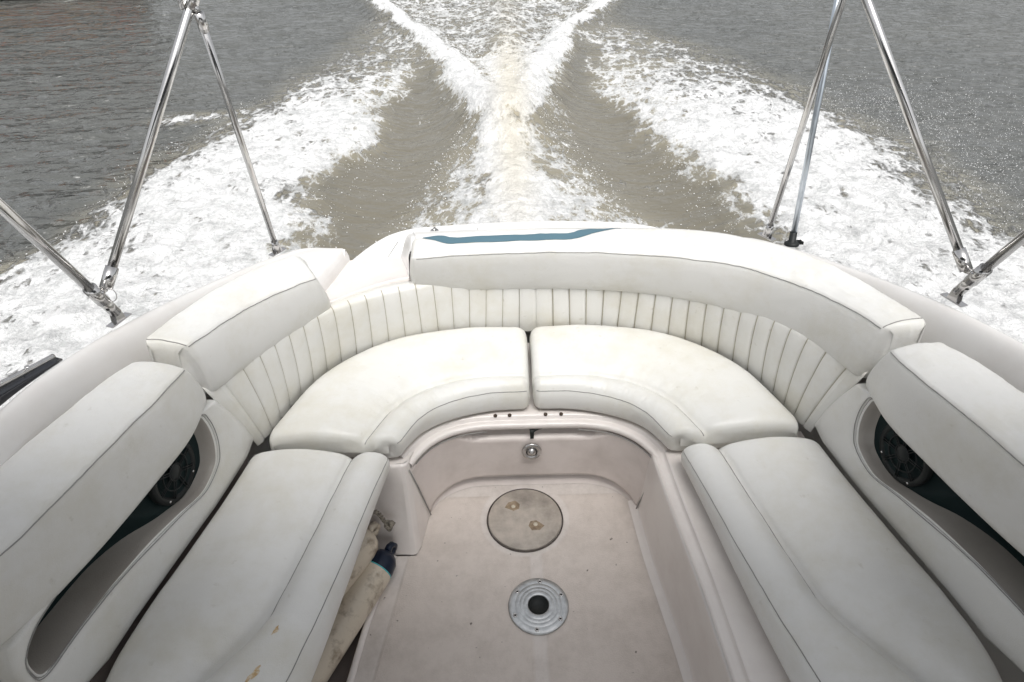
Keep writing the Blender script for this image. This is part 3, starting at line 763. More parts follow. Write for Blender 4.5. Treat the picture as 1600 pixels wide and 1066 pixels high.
surface('stowage_trough', [[(-.47, 1.32, -.06), (-.50, .9, -.06), (-.68, -.8, -.06)], [(-.80, 1.32, -.05), (-.85, .9, -.05), (-.95, -.8, -.05)], [(-.86, 1.32, .1), (-.90, .9, .1), (-1.0, -.8, .1)], [(-.87, 1.33, .42), (-.96, .9, .42), (-1.02, -.8, .42)]], DARKIN, boat, n=30, per=5)
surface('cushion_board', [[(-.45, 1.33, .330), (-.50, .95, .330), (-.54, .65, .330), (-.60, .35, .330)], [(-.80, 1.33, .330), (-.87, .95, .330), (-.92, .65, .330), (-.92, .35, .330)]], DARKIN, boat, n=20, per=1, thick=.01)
# left post
LPOST = surface('corner_post', [[(-.386, 1.345, .322), (-.384, 1.338, .318), (-.380, 1.30, .16), (-.372, 1.256, .004)],
    [(-.394, 1.332, .324), (-.392, 1.322, .318), (-.388, 1.285, .16), (-.380, 1.236, .004)],
    [(-.406, 1.328, .324), (-.405, 1.316, .318), (-.402, 1.276, .16), (-.396, 1.226, .003)],
    [(-.46, 1.328, .324), (-.46, 1.316, .318), (-.46, 1.28, .16), (-.46, 1.23, .0)],
    [(-.87, 1.335, .324), (-.87, 1.325, .318), (-.87, 1.30, .16), (-.87, 1.26, -.06)]], GEL, boat, n=30, per=4)
surface('corner_post_side', [[(-.386, 1.345, .322), (-.384, 1.338, .318), (-.380, 1.30, .16), (-.372, 1.256, .002)], [(-.380, 1.36, .318), (-.372, 1.39, .31), (-.360, 1.41, .16), (-.350, 1.42, .002)]], GEL, boat, n=20, per=1)
surface('corner_post_top', [[(-.386, 1.345, .322), (-.394, 1.332, .324), (-.46, 1.328, .324), (-.87, 1.335, .324)], [(-.378, 1.375, .322), (-.39, 1.38, .3245), (-.46, 1.38, .3245), (-.87, 1.38, .3245)]], GEL, boat, n=24, per=1)
# right wall with its ledge
YS = (1.42, 1.20, 1.05, .91, .75, .60, .35, 0, -.8)
def rw(xoff, z, base): return [(np.interp(-y, [-1.42, -1.20, -.91, -.67, 0, .8], base)+xoff, y, z) for y in YS]
topb = [.368, .380, .405, .418, .455, .50]; botb = [.345, .358, .390, .410, .445, .49]
surface('right_side_base', [rw(-.016, .002, botb), rw(-.008, .005, botb), rw(.004, .014, botb), rw(.010, .04, botb), rw(-.004, .29, topb), rw(.000, .305, topb), rw(.008, .312, topb), rw(.020, .313, topb),
        rw(.026, .316, topb), rw(.030, .323, topb), rw(.038, .326, topb), rw(.12, .326, topb), rw(.48, .326, topb)], GEL, boat, n=60, per=3)

# ---- deck plate (round hatch) and table base
HM = Matrix.Translation((-.030, 1.355, 0))
bm = bmesh.new(); lathe(bm, [(.1300, .0015), (.1295, .0045), (.1265, .0060), (.1255, .0035), (.1250, .0018)], HM, 72)
hatch = bm_obj('deck_hatch', bm, mat('dark_gasket', (.05, .04, .035), .6, var=(60, (.12, .10, .085), .4, .7)), boat)
bm = bmesh.new(); lathe(bm, [(.1238, .0018), (.1236, .0065), (.1215, .0085), (.06, .0095), (0, .0098)], HM, 72); bm_obj('hatch_lid', bm, HATCHM, hatch)
for (gx, gy, ang) in ((-.040, .048, .5), (.036, -.030, 3.4)):
    bm = bmesh.new(); Mg = HM @ Matrix.Translation((gx, gy, .0100)) @ Matrix.Rotation(ang, 4, 'Z')
    shape = [(-.023, .009), (-.005, .020), (.017, .015), (.022, -.003), (.012, -.017), (-.006, -.015)]
    outr = [bm.verts.new(Mg @ Vector((x*1.15, y*1.15, -.0006))) for x, y in shape]; mid = [bm.verts.new(Mg @ Vector((x, y, .0028))) for x, y in shape]
    inn = [bm.verts.new(Mg @ Vector((x*.84, y*.84, .0006))) for x, y in shape]
    for A_, B_ in ((outr, mid), (mid, inn)):
        for k in range(6): bm.faces.new((A_[k], A_[(k+1) % 6], B_[(k+1) % 6], B_[k]))
    bm.faces.new(inn); gr = bm_obj('finger_grip', bm, GRIP, hatch)
    bm = bmesh.new(); lathe(bm, [(.0075, 0), (.0068, .002), (.004, .0035), (0, .004)], Mg @ Matrix.Translation((.001, -.002, .0004)), 20); bm_obj('grip_knob', bm, mat('grip_knob_plastic', (.62, .56, .46), .5, var=(40, (.5, .44, .34), .4, .7)), gr)
PM = Matrix.Translation((0, 1.040, 0))
bm = bmesh.new(); lathe(bm, [(.0905, .0015), (.0905, .005), (.0890, .0065), (.0720, .0078), (.0700, .0072), (.0685, .0082), (.0590, .0086), (.0575, .0080), (.0560, .0090), (.0480, .0094), (.0465, .0088), (.0450, .0097), (.0330, .0100), (.0315, .0090), (.0300, .0050)], PM, 80)
ped = bm_obj('table_base', bm, ALU, boat)
bm = bmesh.new(); lathe(bm, [(.0306, .0050), (.0300, .0085), (.0285, .0080), (.0280, .0045), (0, .0040)], PM, 40); bm_obj('socket', bm, BLACK, ped)
for k in range(6):
    a = math.radians(90+60*k-6); x, y = .077*math.cos(a), .077*math.sin(a)
    bm = bmesh.new(); Mg = PM @ Matrix.Translation((x, y, .0072)); lathe(bm, [(.0068, 0), (.0066, .0018), (.0050, .0028), (.0034, .0024), (.0030, .0010)], Mg, 20)
    sc = bm_obj('screw', bm, STEEL, ped)
    bm = bmesh.new(); lathe(bm, [(.0034, .0016), (0, .0016)], Mg, 12); bm_obj('screw_recess', bm, BLACK, sc)

# ---- side panels with speaker pockets
def Xp(y): return float(np.interp(-y, [-1.35, -1.3, -1.1, -.95, -.79, -.65, -.5, -.3], [.825, .832, .866, .900, .936, .960, .98, 1.0]))
OUTR = [(1.345, .43), (1.328, .50), (1.30, .58), (1.262, .665), (1.20, .685), (1.00, .685), (.80, .685), (.585, .685), (.565, .63), (.562, .55), (.60, .445), (.70, .415), (.88, .415), (1.05, .415), (1.20, .415), (1.29, .415)]
INR_ = [(1.192, .555), (1.202, .60), (1.200, .645), (1.185, .675), (1.12, .675), (.98, .675), (.82, .675), (.665, .668), (.603, .64), (.588, .60), (.605, .565), (.71, .560), (.87, .545), (1.00, .520), (1.09, .498), (1.165, .517)]
def loop(keys, n):
    k = keys+keys[:1]; kk = np.array(k, float); m = len(keys); t = np.linspace(0, m, n, endpoint=False)
    i = t.astype(int); u = (t-i)[:, None]; g = lambda q: kk[(i+q) % m]
    p0, p1, p2, p3 = g(-1), g(0), g(1), g(2)
    return .5*((2*p1)+(-p0+p2)*u+(2*p0-5*p1+4*p2-p3)*u**2+(-p0+3*p1-3*p2+p3)*u**3)
def side_panel(sgn):
    n = 128; Lo = np.array([np.interp(np.linspace(0, 16, n, endpoint=False), range(17), [k[c] for k in OUTR+OUTR[:1]]) for c in (0, 1)]).T
    Li = loop(INR_, n); c = Li.mean(0)
    rings = []
    def put(loop2, dx): rings.append(np.array([(sgn*(Xp(y)+.03*(z-.43)+dd), y, z) for (y, z), dd in zip(loop2, np.broadcast_to(dx, len(loop2)))]))
    put(Lo, .03); put(Lo+(Li-Lo)*.03, .004); 
    for q in (.1, .3, .55, .8): put(Lo+(Li-Lo)*q, -.001-.004*math.sin(math.pi*q))
    dn = (c-Li); dn /= np.linalg.norm(dn, axis=1)[:, None]
    put(Li-dn*.006, -.004); put(Li-dn*.0035, -.0015)
    k0 = len(rings); put(Li-dn*.0018, .0005); put(Li, -.0025); put(Li+dn*.004, .0005)
    G = np.array(rings); V, Fc = grid_mesh(G, closed=True)
    o = mesh_obj('side_panel', V, Fc, VINYL, boat)
    G0 = G
    # inner wall of the pocket
    dep = (.036+.050*sstep(1.02, .80, Li[:, 0]))[:, None]
    rings = []; put(Li+dn*.004, .0005); put(Li+dn*.007, dep[:, 0]*.15); put(Li+dn*.010, dep[:, 0]*.5); put(Li+dn*.014, dep[:, 0]*.9); put(Li+dn*.016, dep[:, 0])
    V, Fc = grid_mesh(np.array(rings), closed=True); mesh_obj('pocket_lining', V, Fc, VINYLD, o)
    rings = []; put(Li+dn*.012, dep[:, 0]-.001); put(Li*.6+c*.4, dep[:, 0]+.001); put(Li*.3+c*.7, dep[:, 0]*.5+.03); put(c+(Li-c)*.02, .060)
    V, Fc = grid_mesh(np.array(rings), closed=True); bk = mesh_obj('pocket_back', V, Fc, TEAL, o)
    # stitching: two dark lines
    bm = bmesh.new()
    for gi in (6, 8):
        pts = [tuple(G0[gi][j]-np.array((sgn*.0012, 0, -.0004))) for j in list(range(n))+[0]]; tube(bm, pts, .0011 if gi == 6 else .0014, 6, cap=False)
    bm_obj('stitching', bm, SEAM, o)
    # speaker
    Ms = Matrix.Translation((sgn*(Xp(1.08)+.041), 1.082, .588)) @ Vector((-sgn, -.16, .02)).to_track_quat('Z', 'Y').to_matrix().to_4x4()
    bm = bmesh.new(); lathe(bm, [(.082, -.012), (.082, .001), (.079, .005), (.070, .006), (.066, .003), (.062, -.004)], Ms, 48); sp = bm_obj('speaker', bm, BLACK, boat)
    bm = bmesh.new(); lathe(bm, [(.064, -.006), (.050, -.010), (.030, -.018), (0, -.018)], Ms, 40); bm_obj('speaker_cone', bm, TEAL, sp)
    bm = bmesh.new()
    for k in range(8):
        a = 2*math.pi*k/8+.2
        for da in (-.09, .09):
            tube(bm, [tuple(Ms @ Vector((r_*math.cos(a+da*(.07/r_)*.5), r_*math.sin(a+da*(.07/r_)*.5), .005))) for r_ in (.022, .045, .068)], .0017, 6)
    for r_ in (.022, .046): tube(bm, [tuple(Ms @ Vector((r_*math.cos(t), r_*math.sin(t), .005))) for t in np.linspace(0, 2*math.pi, 40)], .0018, 6, cap=False)
    lathe(bm, [(.021, .003), (.018, .007), (0, .008)], Ms, 30); bm_obj('speaker_grille', bm, mat('grille_plastic', (.008, .011, .012), .45, var=(30, (.014, .017, .017), .4, .7), spec=.3) if sgn < 0 else bpy.data.materials['grille_plastic'], sp)
    for k in range(4):
        a = 2*math.pi*k/4+.75; bm = bmesh.new(); lathe(bm, [(.0034, .005), (.003, .0068), (0, .0072)], Ms @ Matrix.Translation((.073*math.cos(a), .073*math.sin(a), 0)), 12); bm_obj('speaker_screw', bm, STEEL, sp)
for s in (-1, 1): side_panel(s)

# ---- gunwale / deck moulding
GO = [(1.15, -.8, .98), (1.13, 0, .96), (1.115, .60, .94), (1.108, .95, .92), (1.103, 1.10, .90), (1.085, 1.22, .88), (1.06, 1.33, .86), (1.015, 1.48, .83), (.975, 1.62, .795), (.925, 1.79, .75), (.87, 1.95, .705), (.81, 2.045, .68), (.74, 2.075, .665), (.66, 2.08, .655)]
def goff(o, dz, sgn=1, taper=None):
    k = np.array(GO); t = np.gradient(k, axis=0); t[:, 2] = 0; t /= np.linalg.norm(t, axis=1)[:, None]
    nrm = np.stack([-t[:, 1], t[:, 0], 0*t[:, 0]], 1)      # inward (towards -x for the right side)
    off = o if taper is None else np.array(taper)
    q = k+nrm*(off if np.ndim(off) == 0 else off[:, None]); q[:, 2] += dz
    return [(sgn*p[0], p[1], p[2]) for p in q]
for s in (-1, 1):
    nm = 'gunwale'
    surface(nm, [goff(-.03, -.55, s), goff(-.012, -.10, s), goff(.0, -.03, s), goff(.0, -.008, s), goff(.006, .0, s), goff(.018, .002, s), goff(.030, -.004, s), goff(.042, -.022, s), goff(.055, -.06, s), goff(.066, -.11, s), goff(.070, -.17, s)], GELG, boat, n=120, per=3)
    # deck surface of the aft quarter behind the corner
    surface('aft_quarter', [[(s*x, y, z) for x, y, z in r] for r in (
        [(.935, 1.66, .765), (.885, 1.84, .725), (.845, 1.95, .70), (.80, 2.035, .677)],
        [(.85, 1.66, .752), (.81, 1.80, .722), (.77, 1.93, .695), (.735, 2.055, .670)],
        [(.745, 1.66, .715), (.728, 1.78, .697), (.705, 1.92, .679), (.685, 2.065, .664)],
        [(.717, 1.66, .695), (.702, 1.78, .680), (.682, 1.92, .666), (.662, 2.070, .653)],
        [(.705, 1.66, .62), (.690, 1.78, .615), (.668, 1.92, .605), (.650, 2.075, .590)],
        [(.705, 1.66, .30), (.690, 1.78, .30), (.668, 1.92, .30), (.650, 2.075, .30)])], GELG, boat, n=40, per=4)
# walkway step between the quarter and the sundeck
WS = [(-.76, 1.60), (-.67, 1.702), (-.56, 1.797), (-.47, 1.852), (-.36, 1.895)]
def ws(dy, z): return [(x, y+dy, z+(.010*(-x-.36)/.4)) for x, y in WS]
surface('walkway_step', [ws(0, .55), ws(.002, .60), ws(.010, .636), ws(.016, .641), ws(.024, .640), ws(.05, .634),
    [(-.76, 1.99, .618), (-.66, 2.045, .612), (-.56, 2.07, .608), (-.47, 2.085, .606), (-.36, 2.095, .606)], [(-.76, 2.00, .612), (-.66, 2.058, .606), (-.56, 2.083, .602), (-.47, 2.098, .600), (-.36, 2.108, .600)],
    [(-.76, 2.00, .59), (-.66, 2.062, .585), (-.56, 2.088, .58), (-.47, 2.103, .578), (-.36, 2.112, .578)], [(-.76, 2.00, .30), (-.66, 2.07, .30), (-.56, 2.10, .30), (-.47, 2.11, .30), (-.36, 2.12, .30)]], GEL, boat, n=40, per=4)
# sundeck end and engine cover behind the long bolster
surface('sundeck', [[(-.412, 1.875, .60), (-.445, 2.0, .60), (-.470, 2.095, .595)], [(-.404, 1.875, .66), (-.430, 2.0, .655), (-.452, 2.09, .645)], [(-.396, 1.88, .735), (-.405, 1.97, .738), (-.425, 2.05, .715)], [(-.375, 1.89, .752), (-.385, 1.97, .752), (-.40, 2.04, .733)], [(-.33, 1.89, .757), (-.34, 1.97, .757), (-.36, 2.04, .737)], [(0, 1.90, .757), (0, 1.985, .757), (0, 2.05, .735)], [(.44, 1.90, .757), (.44, 1.965, .757), (.44, 2.03, .735)], [(.62, 1.84, .762), (.66, 1.89, .757), (.70, 1.97, .735)], [(.76, 1.75, .775), (.81, 1.79, .77), (.84, 1.85, .735)]], GELW, boat, n=24, per=6)
surface('transom', [[(-.47, 2.08, .585), (-.40, 2.05, .715), (-.39, 2.04, .73), (0, 2.05, .735), (.44, 2.03, .735), (.70, 1.97, .735), (.84, 1.85, .735), (.88, 1.93, .70)], [(-.67, 2.09, .29), (-.5, 2.10, .29), (-.35, 2.10, .29), (0, 2.10, .29), (.44, 2.10, .29), (.70, 2.08, .29), (.90, 2.05, .29), (.93, 2.0, .29)]], GELW, boat, n=60, per=1)
# swim platform
def platform():
    out = [(-.82, 2.0), (-.84, 2.35), (-.815, 2.56), (-.775, 2.67), (-.71, 2.79), (-.64, 2.87), (-.54, 2.92), (-.36, 2.945), (-.04, 2.965), (.25, 2.96), (.50, 2.935), (.63, 2.895), (.70, 2.85), (.78, 2.70), (.83, 2.5), (.84, 2.0)]
    P = cr([(x, y, 0) for x, y in out], 90); bm = bmesh.new(); c = np.array((0, 2.4, 0)); prev = None
    for sc, z in ((.97, .17), (1.0, .19), (1.004, .275), (1.0, .292), (.99, .299), (.972, .301), (.966, .2985), (.955, .2985)):
        ring = [bm.verts.new(tuple(c+(p-c)*sc+np.array((0, 0, z)))) for p in P]
        if prev: 
            for k in range(len(P)-1): bm.faces.new((prev[k], prev[k+1], ring[k+1], ring[k]))
        prev = ring
    bm.faces.new(prev)
    return bm_obj('swim_platform', bm, GELW, boat)
plat = platform()
tube_obj('platform_seam', [(-.20, 2.10, .2990), (-.21, 2.60, .2990), (-.215, 2.90, .2990)], .002, SEAM, plat)
tube_obj('platform_seam', [(-.60, 2.30, .2990), (-.635, 2.60, .2990), (-.60, 2.78, .2990)], .0016, SEAM, plat)
bm = bmesh.new(); lathe(bm, [(.022, .298), (.020, .304), (.012, .306), (.010, .302), (0, .302)], Matrix.Translation((-.43, 2.885, 0)), 20)
box(bm, (-.43, 2.885, .309), (.012, .03, .008), bev=.002); bm_obj('platform_fitting', bm, STEEL, boat)
# hull sides down to the water
for s in (-1, 1):
    surface('hull_side', [goff(-.028, -.54, s), [(s*1.12, -.8, -.1), (s*1.10, 0, -.1), (s*1.09, .6, -.1), (s*1.08, .95, -.1), (s*1.08, 1.1, -.1), (s*1.07, 1.22, -.1), (s*1.06, 1.33, -.1), (s*1.04, 1.48, -.1), (s*1.02, 1.62, -.1), (s*.99, 1.79, -.1), (s*.95, 1.95, -.1), (s*.92, 2.045, -.1), (s*.88, 2.09, -.1), (s*.84, 2.10, -.1)],
        [(s*.95, -.8, -.45), (s*.95, 0, -.45), (s*.95, .6, -.45), (s*.95, .95, -.45), (s*.95, 1.1, -.45), (s*.94, 1.22, -.45), (s*.93, 1.33, -.45), (s*.92, 1.48, -.45), (s*.91, 1.62, -.45), (s*.90, 1.79, -.45), (s*.88, 1.95, -.45), (s*.86, 2.045, -.45), (s*.84, 2.09, -.45), (s*.80, 2.10, -.45)]], GELW, boat, n=60, per=6)
surface('transom_base', [[(-.90, 2.06, .29), (0, 2.10, .29), (.90, 2.06, .29)], [(-.86, 2.09, -.45), (0, 2.11, -.45), (.86, 2.09, -.45)]], GELW, boat, n=20, per=1)

# ---- windscreen tails on the gunwales
WK = [(1.113, 1.175), (1.120, 1.12), (1.126, 1.0), (1.132, .85), (1.14, .6), (1.15, .2)]
WZ0 = [.885, .893, .912, .925, .942, .955]; WH = [.004, .010, .028, .062, .13, .25]
for s in (-1, 1):
    if s > 0: WK = [(1.116, 1.13)]+WK[1:]
    lo = [(s*(x-.006), y, z-.004) for (x, y), z in zip(WK, WZ0)]; hi = [(s*(x+.012+h*.05), y, z+h) for (x, y), z, h in zip(WK, WZ0, WH)]
    g_ = surface('windscreen', [lo, hi], GLASS, boat, n=50, per=1, thick=.006)
    hp = cr(hi, 50); bm = bmesh.new(); tube(bm, [tuple(p) for p in hp], .0065, 10); bm_obj('trim_rail', bm, STEEL, g_)
    lp = cr([(s*(x+.014), y, z-.002) for (x, y), z in zip(WK, WZ0)], 50); bm = bmesh.new(); tube(bm, [tuple(p) for p in lp], .006, 8); bm_obj('base_gasket', bm, BLACK, g_)
    bm = bmesh.new(); lathe(bm, [(.006, 0), (.005, .003), (.002, .0035), (0, .002)], align((s*1.128, 1.10, .918), (0, -.2, 1)), 16); bm_obj('trim_screw', bm, STEEL, g_)

# ================================================================== CANOPY FRAME
frame = empty('canopy_frame', (0, 0, 0), 'stainless steel folding sunshade frame, its poles rising from both gunwales', 'sunshade frame')
def V3(p): return Vector(p)
def pole(a, b, r, name='pole'): 
    return tube_obj(name, [a, tuple((V3(a)+V3(b))/2), b], r, STEEL, frame, seg=20)
def ext(a, b, k): return tuple(V3(a)+(V3(b)-V3(a))*k)
def sleeve(a, b, t0, t1, r, parent=frame):
    return tube_obj('pole_sleeve', [ext(a, b, t0), ext(a, b, t1)], r, STEEL, parent, seg=20)
def deck_hinge(p, yawd, tilt=0):
    M = Matrix.Translation(p) @ Matrix.Rotation(yawd, 4, 'Z') @ Matrix.Rotation(tilt, 4, 'X')
    bm = bmesh.new(); box(bm, (0, 0, .002), (.024, .066, .004), M, .0015)
    for sx in (-.0085, .0085):
        vs = [(sx-.0015, -.014, .004), (sx-.0015, .014, .004), (sx-.0015, .008, .036), (sx-.0015, -.008, .036)]
        a = [bm.verts.new(M @ Vector(v)) for v in vs]; b = [bm.verts.new(M @ Vector((v[0]+.003, v[1], v[2]))) for v in vs]
        bm.faces.new(a); bm.faces.new(b[::-1])
        for k in range(4): bm.faces.new((a[k], a[(k+1) % 4], b[(k+1) % 4], b[k]))
    h = bm_obj('deck_hinge', bm, STEEL, frame, smooth=False)
    bm = bmesh.new(); tube(bm, [tuple(M @ Vector((-.014, 0, .028))), tuple(M @ Vector((.014, 0, .028)))], .0035, 12); bm_obj('hinge_pin', bm, STEEL, h)
    return h
cfg = {
 -1: dict(h=(-1.066, 1.352, .862), f0=(-1.064, 1.350, .890), f1=(-1.055, 1.17, 1.268), m0=(-1.047, 1.333, .972), m1=(-.82, 1.76, 1.527), b0=(-.866, 1.968, .722), b1=(-.808, 1.745, 1.500), bh=(-.868, 1.975, .704)),
  1: dict(h=(1.078, 1.352, .862), f0=(1.080, 1.352, .890), f1=(1.062, 1.23, 1.11), m0=(1.070, 1.348, .955), m1=(.835, 1.75, 1.493), b0=(.850, 2.000, .722), b1=(.789, 1.78, 1.489), bh=(.852, 2.008, .700))}
for s, c in cfg.items():
    deck_hinge(c['h'], s*.32, 0); deck_hinge(c['bh'], s*.55, 0)
    f2 = ext(c['f0'], c['f1'], 2.9 if s < 0 else 5.0); pole(ext(c['f0'], c['f1'], .02), f2, .0118)
    T = (V3(c['f1'])-V3(c['f0'])).length
    sleeve(c['f0'], c['f1'], .0, .075/T, .0142); sleeve(c['f0'], c['f1'], .055/T, .115/T, .0162)
    # main pole
    m2 = ext(c['m0'], c['m1'], 1.75); pole(c['m0'], m2, .0112); Tm = (V3(c['m1'])-V3(c['m0'])).length
    sleeve(c['m0'], c['m1'], .0, .055/Tm, .0150)
    # hinge knuckle between collar and main pole
    a = ext(c['f0'], c['f1'], .085/T); bm = bmesh.new(); tube(bm, [a, tuple((V3(a)+V3(c['m0']))/2), c['m0']], .008, 10)
    tube(bm, [tuple(V3(a)+Vector((-.02, 0, .004))), tuple(V3(a)+Vector((.02, 0, .004)))], .0045, 10); bm_obj('knuckle', bm, STEEL, frame)
    if s < 0:
        ctr = V3(a)+Vector((.030, .004, -.004)); bm = bmesh.new(); tube(bm, [tuple(ctr+Vector((.0145*math.cos(t), .004*math.sin(t), .0165*math.sin(t)))) for t in np.linspace(0, 2*math.pi, 28)], .0011, 6, cap=False)
        bm_obj('pull_ring', bm, STEEL, frame)
    for q in (.03, .09):
        p_ = V3(ext(c['f0'], c['f1'], q/T)); bm = bmesh.new(); lathe(bm, [(.0045, 0), (.004, .002), (.001, .002), (0, .0008)], align(p_+Vector((-s*.004, -.0145, 0)), (-s*.2, -1, -.3)), 14); bm_obj('set_screw', bm, BLACK, frame)
    # brace
    b2 = ext(c['b0'], c['b1'], 1.0 if s < 0 else 1.3); pole(c['b0'], b2, .0092); Tb = (V3(c['b1'])-V3(c['b0'])).length
    sleeve(c['b0'], c['b1'], -.012/Tb, .035/Tb, .0115)
    if s < 0:
        sleeve(c['b0'], c['b1'], 1-.045/Tb, 1, .0122)
        bm = bmesh.new(); e = V3(b2); tube(bm, [tuple(e), tuple(e+(V3(ext(c['m0'], c['m1'], .985))-e)*.9)], [.007, .010], 10); bm_obj('knuckle', bm, STEEL, frame)
        sleeve(c['m0'], c['m1'], .965, 1.06, .0160)
        bm = bmesh.new(); e = V3(ext(c['m0'], c['m1'], 1.0)); box(bm, (0, 0, 0), (.022, .02, .05), align(e+Vector((-.018, -.004, .01)), (-.25, .3, 1)), .004); bm_obj('jaw_slide', bm, STEEL, frame)
# bows; unseen cloth, aft edge and side flaps shaped to shade the seats
topz = 2.12
for (p0, p1) in ((ext(cfg[-1]['f0'], cfg[-1]['f1'], 2.9), ext(cfg[1]['f0'], cfg[1]['f1'], 5.0)), (ext(cfg[-1]['m0'], cfg[-1]['m1'], 1.75), ext(cfg[1]['m0'], cfg[1]['m1'], 1.75))):
    a, b = V3(p0), V3(p1); pts = [a, a.lerp(b, .06)+Vector((0, 0, .10)), a.lerp(b, .25)+Vector((0, 0, .18)), a.lerp(b, .5)+Vector((0, 0, .2)), a.lerp(b, .75)+Vector((0, 0, .18)), a.lerp(b, .94)+Vector((0, 0, .10)), b]
    P = cr([tuple(p) for p in pts], 40); tube_obj('bow', [tuple(p) for p in P], .0125, STEEL, frame, seg=12)
cl = []
for y, dz in ((-2.3, -.05), (-1.4, .05), (-.4, .08), (.15, .05), (.50, .0)):
    cl.append([(-1.37, y, 1.50), (-1.34, y, 1.78), (-1.28, y, 1.90+dz), (-.95, y, 2.06+dz), (0, y, 2.16+dz), (.95, y, 2.06+dz), (1.28, y, 1.90+dz), (1.34, y, 1.78), (1.37, y, 1.50)])
surface('canopy_cloth', cl, CANV, frame, n=30, per=6, thick=.004)

# ---- stern light pole
lp = empty('stern_light', (0, 0, 0), 'slim silver light pole plugged into a black socket on the right aft gunwale', 'light pole')
A_, B_ = (.905, 1.925, .735), (.902, 2.046, 1.442)
tube_obj('pole', [A_, ext(A_, B_, .5), ext(A_, B_, 1.5)], .0092, mat('anodised_pole', (.62, .67, .72), .28, 1, var=(20, (.5, .55, .6), .4, .7)), lp, seg=16)
bm = bmesh.new(); M = align((.905, 1.923, .717), (V3(B_)-V3(A_))); lathe(bm, [(.024, -.004), (.024, .004), (.018, .008), (.0125, .010), (.0115, .042), (.0095, .043)], M, 28)
box(bm, (-.020, -.006, .003), (.034, .020, .007), M, .002); bm_obj('socket_base', bm, BLACK, lp)
bm = bmesh.new(); lathe(bm, [(.004, .008), (.003, .011), (0, .011)], M @ Matrix.Translation((.012, -.014, 0)), 12); bm_obj('screw', bm, STEEL, lp)
bm = bmesh.new(); lathe(bm, [(.014, 0), (.02, .01), (.02, .05), (.012, .06), (0, .062)], align(ext(A_, B_, 1.5), (0, .1, 1)), 24); bm_obj('lamp_lens', bm, GELW, lp)

# ================================================================== FENDERS
def fender(p0, p1, r, label, caps=True):
    a, b = V3(p0), V3(p1); L = (b-a).length; M = align(p0, b-a)
    e = empty('fender', p0, label, 'boat fender', 'boat fenders stowed under the left lounge')
    bm = bmesh.new(); lathe(bm, [(r*.93, 0), (r*.985, .01), (r, .03), (r*1.01, L*.5), (r, L-.03), (r*.985, L-.01), (r*.93, L)], M, 32); bm_obj('fender_body', bm, FEND, e)
    for Mx in (M, M @ Matrix.Translation((0, 0, L)) @ Matrix.Rotation(math.pi, 4, 'X')):
        bm = bmesh.new(); lathe(bm, [(r*.935, .002), (r*.93, -.010), (r*.84, -.035), (r*.62, -.052), (r*.40, -.058), (0, -.060)], Mx, 32)
        # eye: flat lug with hole
        k = 16; ring_o = []; ring_i = []
        for sx in (-.009, .009):
            ring_o.append([bm.verts.new(Mx @ Vector((sx, (.021 if math.sin(t) < 0 else .026)*math.cos(t), -.072+.024*math.sin(t)))) for t in [2*math.pi*q/k for q in range(k)]])
            ring_i.append([bm.verts.new(Mx @ Vector((sx, .009*math.cos(t), -.074+.009*math.sin(t)))) for t in [2*math.pi*q/k for q in range(k)]])
        for q in range(k):
            q2 = (q+1) % k
            bm.faces.new((ring_o[0][q], ring_o[0][q2], ring_o[1][q2], ring_o[1][q])); bm.faces.new((ring_i[0][q], ring_i[0][q2], ring_i[1][q2], ring_i[1][q]))
            for z in (0, 1): bm.faces.new((ring_o[z][q], ring_o[z][q2], ring_i[z][q2], ring_i[z][q]))
        c_ = bm_obj('fender_cap', bm, FENDC if caps else FEND, e)
    if not caps: return e
    bm = bmesh.new(); lathe(bm, [(r*.945, 0), (r*.955, .003), (r*.945, .006)], M, 32); bm_obj('trim_ring', bm, mat('teal_ring', (.05, .35, .38), .4, var=(50, (.07, .42, .44), .4, .7)) if 'teal_ring' not in bpy.data.materials else bpy.data.materials['teal_ring'], e)
    return e
fender((-.488, 1.140, .058), (-.660, .800, .010), .050, 'grimy white fender with dark navy cap, lying nearest the cockpit floor')
fender((-.545, 1.170, .125), (-.76, .86, .06), .060, 'second grimy white fender, tucked behind the first against the stowage', False)
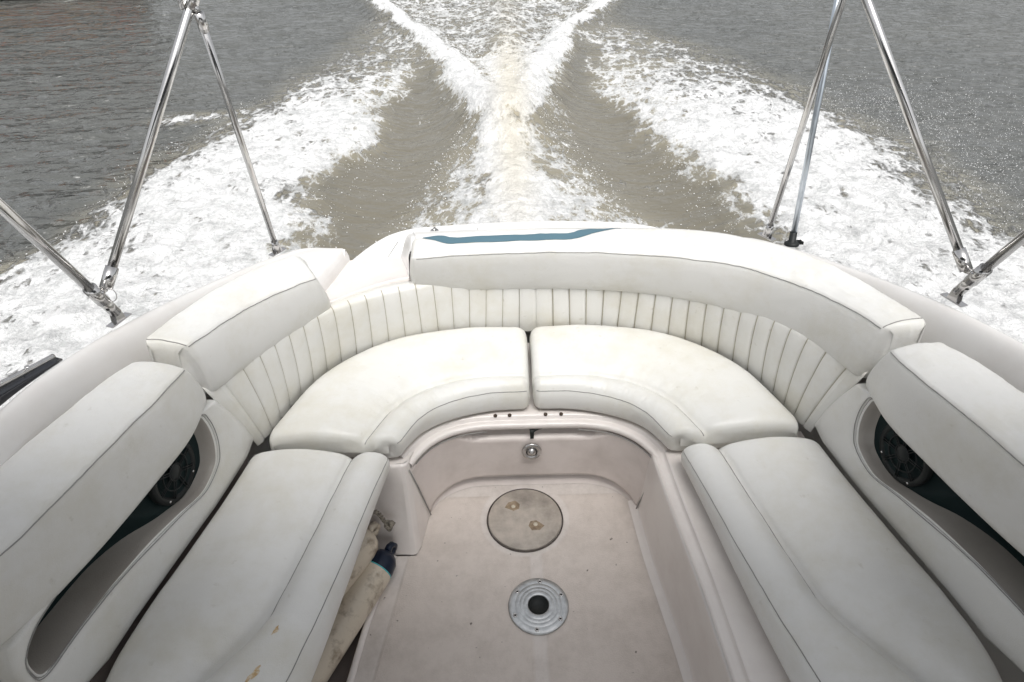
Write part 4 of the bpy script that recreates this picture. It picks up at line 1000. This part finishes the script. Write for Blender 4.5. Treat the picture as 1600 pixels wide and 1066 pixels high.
# rope
pts = [(-.53, 1.19, .24), (-.505, 1.215, .235), (-.488, 1.235, .215), (-.478, 1.242, .190), (-.468, 1.240, .165), (-.455, 1.235, .150), (-.447, 1.238, .158), (-.440, 1.236, .152)]
P = cr(pts, 60); bm = bmesh.new()
for ph in (0, 2.09, 4.19):
    tube(bm, [(p[0]+.0035*math.cos(ph+i*.55), p[1]+.0035*math.sin(ph+i*.55), p[2]+.002*math.sin(ph+i*.55)) for i, p in enumerate(P)], .0038, 7)
for ph in (0, 2.2, 4.4):
    Q = cr([(-.462, 1.232, .150), (-.452, 1.222, .142), (-.446, 1.228, .160), (-.456, 1.236, .166), (-.462, 1.226, .156), (-.450, 1.220, .150)], 30)
    tube(bm, [(p[0]+.003*math.cos(ph+i*.5), p[1]+.003*math.sin(ph+i*.5), p[2]) for i, p in enumerate(Q)], .0035, 7)
rp = bm_obj('rope', bm, ROPEM, None); tag(rp, 'short knotted dirty rope above the navy fender cap beside the corner post', 'rope')

# ================================================================== FAR BOAT
fb = empty('river_barge', (0, 0, 0), 'far wooden boat with orange red side and dark waterline, cut by the top left corner', 'boat')
K0 = [(-22, 14.6), (-18, 13.75), (-14, 13.45), (-10, 13.35), (-8.2, 13.45), (-7.0, 13.9)]
OR = mat('orange_paint', (.30, .08, .04), .6, var=(2.5, (.32, .21, .09), .47, .62)); DK = mat('tarred_planks', (.012, .012, .012), .5, var=(6, (.03, .025, .02), .4, .7))
def bk(z, o, dx=0): return [(x+dx*(x+14)/8, y+o, z) for x, y in K0]
surface('hull', [bk(-.5, .3), bk(-.25, .06), bk(-.08, .0)], DK, fb, n=40, per=3)
surface('painted_strake', [bk(-.08, -.01), bk(.05, -.03), bk(.20, -.05)], OR, fb, n=40, per=3)
surface('bulwark', [bk(.20, -.052), bk(.62, -.11), bk(1.0, -.12), bk(1.5, -.10)], DK, fb, n=40, per=3)
surface('deck', [bk(.64, -.08), [(-21, 16.6, .64), (-17, 16.2, .64), (-14, 16.1, .64), (-10, 16.0, .64), (-8.4, 15.8, .64), (-7.3, 15.2, .64)]], DK, fb, n=20, per=1)
surface('far_side', [[(-21, 16.6, 1.4), (-17, 16.2, 1.4), (-14, 16.1, 1.4), (-10, 16.0, 1.4), (-8.4, 15.8, 1.4), (-7.3, 15.2, 1.4), (-6.99, 13.9, 1.4)], [(-21, 16.4, -.5), (-17, 16.0, -.5), (-14, 15.9, -.5), (-10, 15.8, -.5), (-8.4, 15.6, -.5), (-7.5, 15.0, -.5), (-7.2, 14.2, -.5)]], DK, fb, n=40, per=1)
tube_obj('rail', [(x, y-.12, 1.52) for x, y in K0], .05, OR, fb, seg=8)
for o in bpy.data.objects:
    if 'real_origin' in o: del o['real_origin']
